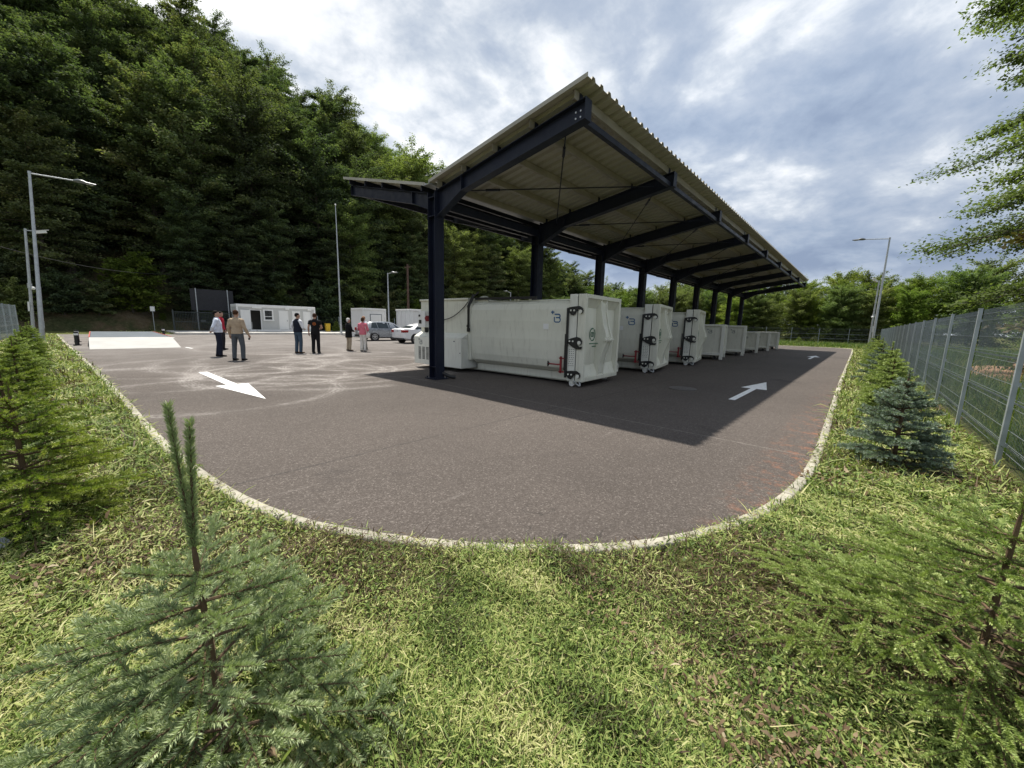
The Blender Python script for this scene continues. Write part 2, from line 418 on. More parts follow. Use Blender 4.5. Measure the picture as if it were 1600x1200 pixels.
    p = N(nt, 'ShaderNodeBsdfPrincipled', Roughness=.86); p.inputs['Specular IOR Level'].default_value = .3
    nt.links.new(base, p.inputs['Base Color'])
    hh = math_(nt, 'ADD', math_(nt, 'MULTIPLY', vor.outputs['Distance'], 1.2), grain)
    nt.links.new(bump(nt, hh, .55, .006), p.inputs['Normal'])
    nt.links.new(p.outputs[0], out.inputs[0]); return m
M_ASPH = asphalt()
def poly_sheet(name, pts, z, mat, kind='structure'):
    import bmesh
    bm = bmesh.new(); vs_ = [bm.verts.new((p[0], p[1], z)) for p in pts]; bm.faces.new(vs_)
    bmesh.ops.triangulate(bm, faces=bm.faces)
    bmesh.ops.recalc_face_normals(bm, faces=bm.faces)
    me = bpy.data.meshes.new(name); bm.to_mesh(me); bm.free(); me.materials.append(mat)
    o = bpy.data.objects.new(name, me); COL.objects.link(o)
    if me.polygons[0].normal.z < 0: me.flip_normals()
    return tag(o, kind=kind)
poly_sheet('asphalt_yard', [(p.x, p.y) for p in kl], 0, M_ASPH)
# side lane behind the far containers and to the gate
M_CONC = paint('pale concrete', (.50,.48,.44), .85, var=.18, scale=1.6, bscale=60, bstr=.3, dirt=(.22,.20,.17), dirtamt=.5)
M_KERB = None
def kerb_material():
    m, nt, out = nodes('kerb stone')
    tc = N(nt, 'ShaderNodeTexCoord').outputs['Object']
    s = N(nt, 'ShaderNodeAttribute', attribute_name='along').outputs['Fac']
    fr = math_(nt, 'FRACT', math_(nt, 'DIVIDE', s, .5)); j = math_(nt, 'MULTIPLY', math_(nt, 'LESS_THAN', fr, .022), .85)
    st = N(nt, 'ShaderNodeTexWhiteNoise', noise_dimensions='1D'); nt.links.new(math_(nt, 'FLOOR', math_(nt, 'DIVIDE', s, .5)), st.inputs['W'])
    c = ramp(nt, noise(nt, tc, 7, 6, .7), [(.32, (.24,.215,.165)), (.5, (.38,.355,.285)), (.7, (.47,.44,.36))])
    c = mix(nt, 1, c, ramp(nt, st.outputs['Value'], [(0, .76), (1, 1.1)]), 'MULTIPLY'); c = mix(nt, j, c, (.07,.06,.045))
    c = mix(nt, ramp(nt, noise(nt, tc, 2.2, 6, .75), [(.52, 0), (.70, .5)]), c, (.20,.175,.12))
    p = N(nt, 'ShaderNodeBsdfPrincipled', Roughness=.9); nt.links.new(c, p.inputs['Base Color'])
    nt.links.new(bump(nt, noise(nt, tc, 90, 3, .7), .4, .004), p.inputs['Normal']); nt.links.new(p.outputs[0], out.inputs[0]); return m
prof = [(-.004,-.05),(-.004,.026),(.010,.036),(.078,.036),(.090,.026),(.090,-.05)]   # outward distance, height
secs = [offset(kl, -d) for d, _ in prof]
along = np.concatenate([[0], np.cumsum([(kl[i+1]-kl[i]).length for i in range(len(kl)-1)])])
kv = []; ka = []
for i in range(len(kl)):
    for q, (d, z) in enumerate(prof): kv.append((secs[q][i].x, secs[q][i].y, z)); ka.append(along[i])
kf = []
for i in range(len(kl)-1):
    for q in range(5): kf.append((i*6+q, i*6+q+1, (i+1)*6+q+1, (i+1)*6+q))
tag(np_mesh('kerb', np.array(kv), np.array(kf), kerb_material(), {'along': np.array(ka)}), kind='structure')
# raised concrete apron in front of the cabins
mb = MB(); mb.prism([(4.6,42.2),(14,42.2),(15.5,41.2),(47.4,41.2),(47.4,49.6),(4.6,49.6)], 2, -.05, .17)
tag(obj('concrete_apron', mb, M_CONC, bevel=.02), kind='structure')
# ------------------------------------------------------------------ painted arrows
M_LINE = paint('road paint', (.80,.80,.79), .6, var=.06, scale=14, bscale=120, bstr=.4, dirt=(.20,.18,.165), dirtamt=.8)
def arrow(name, tail, head, wsh, whd, lhd, label):
    a = Vector(tail); b = Vector(head); d = (b-a).normalized(); n = Vector((-d.y, d.x)); c = b-d*lhd
    pts = [a-n*wsh/2, c-n*wsh/2, c+n*wsh/2, a+n*wsh/2, c-n*whd/2, b, c+n*whd/2]
    mb = MB(); mb.add([(p.x, p.y, .005) for p in pts], [(0,1,2,3), (4,5,6,2,1)])
    o = obj(name, mb, M_LINE)
    return tag(o, label, 'road marking')
arrow('arrow_marking', (1.90,13.3), (2.06,8.17), .20, .62, 2.27, 'white arrow painted on the sunlit asphalt, pointing towards the near kerb')
arrow('arrow_marking', (9.18,1.95), (13.15,1.95), .13, .58, 1.75, 'white arrow painted on shaded asphalt beside the pale containers')
arrow('arrow_marking', (26.5,2.1), (30.5,2.1), .13, .62, 1.75, 'small distant white arrow on the asphalt near the far kerb')
mb = MB(); mb.cyl((9.9,3.22,.006), .33, .012, 2, 32); mb.cyl((9.9,3.22,.012), .27, .006, 2, 32)
tag(obj('manhole_cover', mb, paint('cast iron', (.13,.12,.115), .6, .5, bscale=70, bstr=.5)), 'round iron manhole cover set in the shaded asphalt', 'manhole cover')

for pts, lb in (([(2.92,24.75),(3.02,24.75),(3.14,23.7),(3.04,23.7)],'short white line painted on the asphalt beside the foot of the weighbridge ramp'),([(3.35,41.0),(3.52,41.0),(3.78,35.8),(3.6,35.8)],'long white line painted on the asphalt beside the weighbridge deck')):
    mb = MB(); mb.add([(p[0], p[1], .005) for p in pts], [(0,1,2,3)]); tag(obj('line_marking', mb, M_LINE), lb, 'road marking')

bp = []
for j in range(26):
    a = 2*math.pi*j/26; bp.append((21+9.5*math.cos(a)*(1+.12*math.sin(3*a+1)), -5.2+2.5*math.sin(a)*(1+.18*math.sin(2*a))))
M_SOIL = paint('bare orange soil', (.30,.175,.10), .95, var=.35, scale=1.6, bscale=30, bstr=.8, dirt=(.12,.08,.05), dirtamt=.6)
mb = MB(); mb.add([(21,-5.2,.20)]+[(p[0], p[1], -.02) for p in bp]+[(21+(p[0]-21)*.6, -5.2+(p[1]+5.2)*.6, .15) for p in bp], [(27+j, 27+(j+1)%26, 0) for j in range(26)]+[(1+j, 1+(j+1)%26, 27+(j+1)%26, 27+j) for j in range(26)])
tag(obj('bare_soil_ground', mb, M_SOIL, smooth=True), kind='structure')
# ------------------------------------------------------------------ mown grass and clippings
rg = np.random.default_rng(11)
M_CLIP = leaf_mat('mown grass', [(0, (.050,.030,.018)), (.15, (.13,.085,.048)), (.22, (.10,.07,.036)), (.28, (.040,.068,.014)), (.43, (.125,.190,.038)), (.58, (.225,.295,.075)), (.78, (.36,.385,.13)), (1, (.53,.50,.25))], .6, .25, 0, .25)
def blades(name, P, L, W, az, pitch, curl, tone, mat, kind='stuff', label=None, group=None):
    """curved two-quad strips: P roots, L length, W width, az heading, pitch rise angle, curl change of pitch"""
    n = len(P)
    d0 = np.stack([np.cos(az)*np.cos(pitch), np.sin(az)*np.cos(pitch), np.sin(pitch)], 1)
    p2 = pitch-curl
    d1 = np.stack([np.cos(az)*np.cos(p2), np.sin(az)*np.cos(p2), np.sin(p2)], 1)
    rollv = rg.uniform(-1, 1, n)
    s = np.stack([-np.sin(az), np.cos(az), rollv*.8], 1); s /= np.linalg.norm(s, axis=1)[:,None]
    h = L[:,None]*.5
    a = P; b = P+d0*h; c = b+d1*h; ww = W[:,None]*.5
    ver = np.stack([a-s*ww*.8, a+s*ww*.8, b-s*ww, b+s*ww, c-s*ww*.15, c+s*ww*.15], 1).reshape(-1, 3)
    ver[:,2] = np.maximum(ver[:,2], .001)
    i = np.arange(n)[:,None]*6
    fc = np.concatenate([i+np.array([[0,1,3,2]]), i+np.array([[2,3,5,4]])], 1).reshape(-1, 4)
    o = np_mesh(name, ver, fc, mat, {'tone': np.repeat(tone, 6)})
    return tag(o, kind=kind)
def field_noise(x, y, s, seed):
    r = np.random.default_rng(seed); z = 0
    for _ in range(7):
        a = r.uniform(0, 6.28); f = s*r.uniform(.5, 2.2); ph = r.uniform(0, 6.28)
        z = z+np.sin((x*np.cos(a)+y*np.sin(a))*f+ph)
    return z/7
def cone_points(n, dmin, dmax, spread=62, power=1.0):
    """points on the ground ahead of the lens, even in log distance"""
    t = rg.uniform(0, 1, n)**power
    D = dmin*(dmax/dmin)**t
    a = HEAD+np.radians(rg.uniform(-spread, spread, n))
    D = D/np.cos(a-HEAD)**.6
    return D*np.cos(a), D*np.sin(a)
x, y = cone_points(760000, .72, 45)
keep = ~inside(YARDO, x, y) | (~inside(YARD, x, y) & (rg.uniform(0, 1, len(x)) < .22))
keep &= ((y > -1.3) & (x > -1.0) | (x > -3.4) & (y > -.0)) & (x < 57)
keep &= ~((x < 1.5) & (y > 44))
x, y = x[keep], y[keep]
D = np.hypot(x, y)
# Leave the thatch thin in worn patches by the kerb
wear = field_noise(x, y, 3.0, 3)
kd = rg.uniform(0, 1, len(x)) < np.clip(1.0+wear*1.0, .45, 1)
x, y, D, wear = x[kd], y[kd], D[kd], wear[kd]
n = len(x)
sc_ = np.clip((D/2.4)**.75, .75, 9)
z = .022*np.sin(x*2.3+np.sin(y*1.7))*np.sin(y*2.9+.7)+rg.uniform(0, 1, n)**1.6*.055*np.clip(1+1.5*field_noise(x, y, 9.0, 31), .2, 2)*np.where(inside(YARDO, x, y), 0, 1)+np.where(inside(YARDO, x, y), .038, .012)
lying = rg.uniform(0, 1, n) < np.where(D < 8, .84, .6)
L = np.where(lying, rg.uniform(.02, .066, n)*np.where(rg.uniform(0,1,n) < .05, 2.6, 1), rg.uniform(.02, .05, n))*np.clip(sc_, .8, 3.2)
W = np.where(lying, rg.uniform(.003, .0075, n), rg.uniform(.004, .008, n))*sc_
pit = np.where(lying, rg.normal(.08, .33, n), rg.uniform(.35, 1.3, n))
swirl = field_noise(x, y, 1.4, 5)*4
az = np.where(rg.uniform(0, 1, n) < .22, swirl+rg.normal(0, .6, n), rg.uniform(0, 6.28, n))
cl = rg.normal(.25, .6, n)
pat = field_noise(x, y, 1.1, 9)
tone = np.clip(np.where(lying, .645, .48)+pat*.15+field_noise(x, y, 11.0, 17)*.4+rg.normal(0, .18, n)+np.clip(D-7, 0, 12)*.004, .0, 1)
brown = rg.uniform(0, 1, n) < np.clip(.13-wear*.9, .03, .6)
tone = np.where(brown, rg.uniform(0, .2, n), np.maximum(tone, .25))
blades('mown_grass', np.stack([x, y, z], 1), L, W, az, pit, cl, tone, M_CLIP)
print('mown blades', n)
# broad clover and dock leaves in the near turf, and ragged tufts along the kerb
x, y = cone_points(70000, .75, 8)
k_ = ~inside(YARDO, x, y) & (y > -1.25) & (x > -1.2); x, y = x[k_], y[k_]
k_ = field_noise(x, y, 3.4, 21)+rg.normal(0, .2, len(x)) > .12; x, y = x[k_], y[k_]; n = len(x); D = np.hypot(x, y)
blades('clover_leaves', np.stack([x, y, rg.uniform(.03, .07, n)], 1), rg.uniform(.012, .034, n)*np.clip(D/2.5,.8,2), rg.uniform(.007, .018, n)*np.clip(D/2.5,.8,2), rg.uniform(0, 6.28, n), rg.normal(.25, .35, n), rg.normal(.3, .3, n), np.clip(rg.normal(.48, .16, n), .27, .9), M_CLIP)
P = []
for i in range(0, len(kl)-1):
    p = kl[i]
    if not (-1 < p.x < 30 and p.y < 26): continue
    dd = math.hypot(p.x, p.y)
    for _ in range(int(30 if dd < 6 else 12)):
        t = rg.uniform(0, 1); q = kl[i].lerp(kl[i+1], t); o_ = kout[i]-kl[i]
        if field_noise(q.x, q.y, 4.0, 8) < -.10: continue
        q2 = q+o_*(.75+abs(rg.normal(0, .4)))
        P.append((q2.x, q2.y, .0))
P = np.array(P); n = len(P); D = np.hypot(P[:,0], P[:,1])
blades('kerb_tufts', P, rg.uniform(.05, .16, n), rg.uniform(.003, .006, n)*np.clip(D/3, 1, 4), rg.uniform(0, 6.28, n), rg.uniform(.4, 1.4, n), rg.normal(.5, .4, n), np.clip(rg.normal(.6, .16, n), .25, 1), M_CLIP)
# dead leaves and torn brown thatch gathered by the kerb
x, y = cone_points(40000, .8, 9)
k_ = ~inside(YARD, x, y) & (y > -1.2) & (x > -1.5); x, y = x[k_], y[k_]
k_ = field_noise(x, y, 2.6, 41)+rg.normal(0, .15, len(x)) > .47; x, y = x[k_], y[k_]; n = len(x); D = np.hypot(x, y)
M_LITTER = leaf_mat('dead leaf', [(0, (.05,.032,.020)), (.4, (.13,.088,.052)), (.8, (.25,.185,.115)), (1, (.42,.35,.24))], .8, .1, 0, .1)
blades('leaf_litter', np.stack([x, y, rg.uniform(.03, .075, n)], 1), rg.uniform(.02, .06, n)*np.clip(D/3,.8,2), rg.uniform(.006, .020, n)*np.clip(D/3,.8,2), rg.uniform(0, 6.28, n), rg.normal(.1, .5, n), rg.normal(.4, .5, n), np.clip(rg.normal(.5, .22, n), 0, 1), M_LITTER)
# tall meadow grass beyond the right-hand fence and rough grass round the far end
M_WILD = leaf_mat('wild grass', [(0, (.028,.055,.012)), (.4, (.06,.11,.022)), (.7, (.11,.165,.035)), (1, (.26,.26,.10))], .6, .35, 0, .2)
n = 90000
t = rg.uniform(0, 1, n); x = 2.5*(60/2.5)**t; y = -1.45-np.abs(rg.normal(0, 1, n))*(.9+x*.16)
k_ = ~((((x-21)/8.5)**2+((y+5.2)/2.2)**2) < 1) | (rg.uniform(0,1,n) < .12); x, y = x[k_], y[k_]; n = len(x)
D = np.hypot(x, y); sc_ = np.clip((D/5)**.7, .8, 5)
h_ = rg.uniform(.25, .75, n)*np.where(y > -1.8, .6, 1)*np.clip(.75+field_noise(x, y, .8, 4), .4, 1.3)
blades('meadow_grass', np.stack([x, y, np.zeros(n)], 1), h_, rg.uniform(.004, .009, n)*sc_, rg.uniform(0, 6.28, n), rg.uniform(.9, 1.5, n), rg.normal(.35, .3, n), np.clip(rg.normal(.5, .22, n)+field_noise(x, y, .5, 6)*.4, 0, 1), M_WILD)
n = 40000
x = np.where(rg.uniform(0,1,n) < .6, rg.uniform(47.6, 62, n), rg.uniform(20, 60, n)); y = np.where(x > 47.5, rg.uniform(-3, 34, n), rg.uniform(49.6, 53, n))
blades('rough_grass', np.stack([x, y, np.zeros(n)], 1), rg.uniform(.2, .6, n), rg.uniform(.02, .05, n), rg.uniform(0, 6.28, n), rg.uniform(.7, 1.5, n), rg.normal(.4, .3, n), np.clip(rg.normal(.62, .2, n), 0, 1), M_WILD)
# ------------------------------------------------------------------ long butterfly canopy
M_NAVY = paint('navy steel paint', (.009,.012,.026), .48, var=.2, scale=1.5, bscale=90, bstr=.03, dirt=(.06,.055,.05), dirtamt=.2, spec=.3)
M_SHEET = paint('beige roof sheet', (.385,.365,.315), .55, .0, var=.10, scale=.7, bscale=30, bstr=.02, dirt=(.12,.10,.07), dirtamt=.3)
M_PURL = paint('galvanised purlin', (.30,.275,.22), .45, .25, var=.15, scale=2, dirt=(.2,.18,.14), dirtamt=.4)
M_GALV = paint('galvanised steel', (.43,.45,.46), .42, .55, var=.14, scale=7, bscale=60, bstr=.05)
M_BOLT = paint('bright bolt', (.6,.6,.6), .4, .7, var=.1)
M_BLACK = paint('black rubber', (.012,.012,.013), .55, var=.2)
U0, BAY, NC, VC = 6.16, 4.13, 9, 8.40
can = thing('open_canopy', 'long open canopy of navy steel columns under a beige corrugated butterfly roof', 'canopy', (0,0,0))
V_T, Z_T = 4.0, 5.38          # tip of the long rafters (top)
V_R, Z_R = 8.26, 4.74          # their root
def ztop(v): return Z_T+(Z_R-Z_T)*(v-V_T)/(V_R-V_T)
V_W, Z_W = 12.85, 5.84         # tip of the short wing
def zwing(v): return Z_R+(Z_W-Z_R)*(v-8.54)/(V_W-8.54)
ULAST = U0+BAY*(NC-1)
for i in range(NC):
    u = U0+BAY*i
    mb = MB()                                    # H column, flanges facing the rafters
    mb.box((u-.14, VC-.15, .03), (u+.14, VC-.135, 4.74)); mb.box((u-.14, VC+.135, .03), (u+.14, VC+.15, 4.74)); mb.box((u-.006, VC-.135, .03), (u+.006, VC+.135, 4.74))
    for zz_ in (.32, 4.15, 4.60): mb.box((u-.13, VC-.135, zz_), (u-.006, VC+.135, zz_+.014)); mb.box((u+.006, VC-.135, zz_), (u+.13, VC+.135, zz_+.014))
    c = obj('column', mb, M_NAVY, can)
    mb = MB(); mb.box((u-.22, VC-.24, .004), (u+.22, VC+.24, .03))
    for a in (-.17, .17):
        for b in (-.2, .2): mb.cyl((u+a, VC+b, .05), .018, .05, 2, 8)
    obj('base_plate', mb, M_NAVY, c)
    # long rafter: I section, haunched at the root
    mb = MB(); r0 = V_R-.012
    bot = lambda v: ztop(v)-.34
    kn = 7.30
    web = [(r0, 4.12), (kn, bot(kn)), (V_T, bot(V_T)), (V_T, ztop(V_T)), (r0, ztop(r0))]
    mb.prism(web, 0, u-.006, u+.006)
    mb.bar((u, r0, ztop(r0)-.006), (u, V_T, ztop(V_T)-.006), .20, .014); mb.bar((u, kn, bot(kn)+.006), (u, V_T, bot(V_T)+.006), .20, .014)
    mb.bar((u, r0, 4.126), (u, kn+.004, bot(kn)+.004), .20, .014)
    mb.box((u-.10, r0-.008, 4.08), (u+.10, r0+.010, 4.80))
    mb.box((u-.10, V_T-.010, bot(V_T)-.004), (u+.10, V_T+.002, ztop(V_T)+.002))
    mb.box((u-.095, kn-.006, bot(kn)+.014), (u-.006, kn+.006, ztop(kn)-.014)); mb.box((u+.006, kn-.006, bot(kn)+.014), (u+.095, kn+.006, ztop(kn)-.014))
    r = obj('rafter', mb, M_NAVY, can)
    if i == 0:
        for vv_ in (4.14, 4.24):
            for zz_ in (ztop(4.2)-.12, ztop(4.2)-.22): mb = MB(); mb.cyl((u-.012, vv_, zz_), .016, .016, 0, 8); obj('bolt', mb, M_BOLT, r)
    # short wing rafter
    mb = MB(); r1 = 8.55
    mb.prism([(r1, zwing(r1)-.40), (9.35, zwing(9.35)-.31), (V_W, zwing(V_W)-.30), (V_W, zwing(V_W)), (r1, zwing(r1))], 0, u-.006, u+.006)
    mb.bar((u, r1, zwing(r1)-.006), (u, V_W, zwing(V_W)-.006), .16, .013); mb.bar((u, 9.35, zwing(9.35)-.305), (u, V_W, zwing(V_W)-.295), .16, .013)
    mb.bar((u, r1, zwing(r1)-.395), (u, 9.352, zwing(9.35)-.306), .16, .013)
    mb.box((u-.08, V_W-.002, zwing(V_W)-.304), (u+.08, V_W+.010, zwing(V_W)+.002))
    mb.box((u-.075, 9.344, zwing(9.35)-.30), (u-.006, 9.356, zwing(9.35)-.014))
    obj('wing_rafter', mb, M_NAVY, can)
    # purlin cleats on top of the long rafter
    for vp_ in (4.2, 5.2, 6.2, 7.2, 8.1):
        mb = MB(); mb.box((u-.05, vp_-.05, ztop(vp_)+.001), (u+.05, vp_-.042, ztop(vp_)+.15)); mb.box((u-.05, vp_-.13, ztop(vp_)+.001), (u+.05, vp_-.05, ztop(vp_)+.010)); obj('purlin_cleat', mb, M_NAVY, r)
UA, UB = U0-.25, ULAST+.12
for vp_ in (4.2, 5.2, 6.2, 7.2, 8.1):
    mb = MB(); z0 = ztop(vp_)+.012
    mb.box((UA+.06, vp_-.04, z0), (UB-.06, vp_-.036, z0+.15)); mb.box((UA+.06, vp_-.036, z0+.146), (UB-.06, vp_+.02, z0+.15)); mb.box((UA+.06, vp_-.036, z0), (UB-.06, vp_+.02, z0+.004))
    obj('purlin', mb, M_PURL, can)
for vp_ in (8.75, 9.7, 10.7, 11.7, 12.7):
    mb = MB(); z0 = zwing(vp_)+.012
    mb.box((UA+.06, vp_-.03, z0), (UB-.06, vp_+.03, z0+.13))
    obj('purlin', mb, M_NAVY, can)  # darker than the long-slope purlins: shade under the wing put into their colour
# eaves beams
for n_, v_, za, zb, wd in (('edge_beam', 4.11, ztop(4.1)-.335, ztop(4.1)-.235, .10), ('tie_beam', 8.30, 4.36, 4.56, .09), ('tie_beam', 8.75, 4.40, 4.62, .09), ('edge_beam', 12.75, zwing(12.7)-.26, zwing(12.7)-.06, .07)):
    for i in range(NC-1):
        a, b = U0+BAY*i+.11, U0+BAY*(i+1)-.11
        if n_ == 'tie_beam' : a, b = a+.035, b-.035
        mb = MB(); mb.box((a, v_-wd/2, za), (b, v_-wd/2+.008, zb)); mb.box((a, v_-wd/2+.008, za), (b, v_+wd/2, za+.008)); mb.box((a, v_-wd/2+.008, zb-.008), (b, v_+wd/2, zb))
        obj(n_, mb, M_NAVY, can)
# wind bracing rods, an X in each bay below the long slope
for i in range(NC-1):
    a, b = U0+BAY*i+.08, U0+BAY*(i+1)-.08
    for (va, vb) in ((4.5, 7.6), (7.6, 4.5)):
        p = Vector((a, va, ztop(va)-.20)); q = Vector((b, vb, ztop(vb)-.20+(.03 if va > vb else 0)))
        mb = MB(); mb.tube([p, q], .015, 6); mb.tube([p.lerp(q, .13), p.lerp(q, .2)], .03, 6)
        obj('bracing_rod', mb, M_NAVY, can)
def sheet(name, ua, ub, va, za, vb, zb, pitch=.27, depth=.06, th=.006):
    n = int((ub-ua)/pitch); pitch = (ub-ua)/n
    prof = []
    for k_ in range(n):
        s = ua+k_*pitch
        prof += [(s, 0), (s+.42*pitch, 0), (s+.52*pitch, depth), (s+.80*pitch, depth), (s+.90*pitch, 0)]
    prof.append((ub, 0))
    mb = MB(); m_ = len(prof); vs_ = []
    for (v_, z_) in ((va, za), (vb, zb)):
        for (s, d) in prof: vs_.append((s, v_, z_+d))
    for (v_, z_) in ((va, za), (vb, zb)):
        for (s, d) in prof: vs_.append((s, v_, z_+d-th))
    fs = []
    for i in range(m_-1):
        fs.append((i, i+1, m_+i+1, m_+i)); fs.append((2*m_+i, 3*m_+i, 3*m_+i+1, 2*m_+i+1))
        fs.append((i, 2*m_+i, 2*m_+i+1, i+1)); fs.append((m_+i, m_+i+1, 3*m_+i+1, 3*m_+i))
    fs += [(0, m_, 3*m_, 2*m_), (m_-1, 3*m_-1, 4*m_-1, 2*m_-1)]
    mb.add(vs_, fs); return obj(name, mb, M_SHEET, can)
zt = lambda v: ztop(v)+.172
VE = 3.87
sheet('roof_sheet', UA, UB, VE, zt(VE), 8.34, zt(8.34))
sheet('roof_sheet', UA, UB, 8.48, zwing(8.48)+.152, 12.98, zwing(12.98)+.152)
# verge flashings along both ends, and the valley gutter
for (ua, ub) in ((UA-.012, UA-.002), (UB+.002, UB+.012)):
    mb = MB(); mb.prism([(VE, zt(VE)-.012), (8.34, zt(8.34)-.012), (8.34, zt(8.34)+.062), (VE, zt(VE)+.062)], 0, ua, ub); obj('verge_flashing', mb, M_SHEET, can)
    mb = MB(); mb.prism([(8.5, zwing(8.5)+.13), (12.98, zwing(12.98)+.13), (12.98, zwing(12.98)+.205), (8.5, zwing(8.5)+.205)], 0, ua, ub); obj('verge_flashing', mb, M_SHEET, can)
mb = MB(); mb.box((UA-.02, 8.30, 4.86), (UB+.02, 8.305, 4.94)); mb.box((UA-.02, 8.305, 4.86), (UB+.02, 8.55, 4.866)); mb.box((UA-.02, 8.55, 4.86), (UB+.02, 8.555, 4.94))
obj('valley_gutter', mb, M_GALV, can)
mb = MB(); mb.tube([(U0+.02, VC+.22, .25), (U0+.10, VC-.12, .16), (U0+.22, VC-.30, .07), (U0+.34, VC-.36, .05)], .045, 10)
obj('drain_hose', mb, M_BLACK, can, smooth=True)
# ------------------------------------------------------------------ press containers
M_CREAM = paint('pale grey-green container paint', (.67,.665,.565), .42, var=.05, scale=1.2, bscale=25, bstr=.03, dirt=(.24,.21,.15), dirtamt=.42)
M_CREAM2 = paint('paler cabinet paint', (.71,.71,.635), .40, var=.04, scale=1.2, bscale=25, bstr=.02, dirt=(.28,.24,.18), dirtamt=.36)
M_HOOK = paint('black hook steel', (.010,.010,.011), .4, var=.2)
M_RED = paint('red spindle paint', (.22,.016,.02), .5, var=.15)
M_BLUE = paint('blue lettering', (.015,.10,.24), .5, var=.1)
M_GREYL = paint('grey lettering', (.10,.12,.13), .5, var=.1)
M_GREEN = paint('green lettering', (.06,.16,.10), .5, var=.1)
M_WHITE = paint('white paint', (.74,.74,.72), .45, var=.04, dirt=(.4,.38,.34), dirtamt=.25)
M_DARKGAP = paint('dark recess', (.015,.015,.015), .8, var=.2)
def logo(parent, x, y, z, s, mat, toward=1):
    """a small cross and a round-cornered two-bowl letter on a side face (normal -x); 'toward' is the reading direction in y"""
    mb = MB(); t = .13*s; e = .004
    def st(pts):
        for (p, q) in zip(pts[:-1], pts[1:]):
            mb.bar((x-e, y+toward*p[0]*s, z+p[1]*s), (x-e, y+toward*q[0]*s, z+q[1]*s), t, .006, (1,0,0))
    mb.box((x-e-.003, y+toward*(-.16)*s-.22*s, z+.95*s), (x-e+.003, y+toward*(-.16)*s+.22*s, z+.95*s+t)); mb.box((x-e-.003, y+toward*(-.16)*s-t/2, z+.95*s-.16*s), (x-e+.003, y+toward*(-.16)*s+t/2, z+.95*s)); mb.box((x-e-.003, y+toward*(-.16)*s-t/2, z+.95*s+t), (x-e+.003, y+toward*(-.16)*s+t/2, z+1.18*s))
    st([(.14,.78),(.78,.78),(.92,.66),(.92,.52),(.80,.42),(.34,.42)]); st([(.80,.42),(.96,.30),(.96,.06),(.82,-.06),(.26,-.06),(.12,.06),(.12,.50)])
    return obj('logo', mb, mat, parent)
def hook_plate(y, z, s):
    # outline in (y, z): a plate that ends in a claw curling over the door pin (door towards -y)
    P = [(.26,.10),(.05,.13),(-.16,.14),(-.27,.09),(-.31,.0),(-.28,-.07),(-.22,-.09),(-.19,-.05),(-.22,-.01),(-.21,.03),(-.15,.05),(-.08,.02),(-.02,-.08),(.06,-.14),(.14,-.12),(.26,-.02)]
    return [(y+p[0]*s, z+p[1]*s) for p in P]
def claw_plate(y, z, s):
    P = [(.30,.03),(.10,.10),(-.10,.15),(-.24,.12),(-.31,.03),(-.30,-.06),(-.24,-.10),(-.20,-.03),(-.14,-.10),(-.22,-.15),(-.32,-.13),(-.30,-.22),(-.10,-.22),(.10,-.14),(.22,-.06)]
    return [(y+p[0]*s, z+p[1]*s) for p in P]
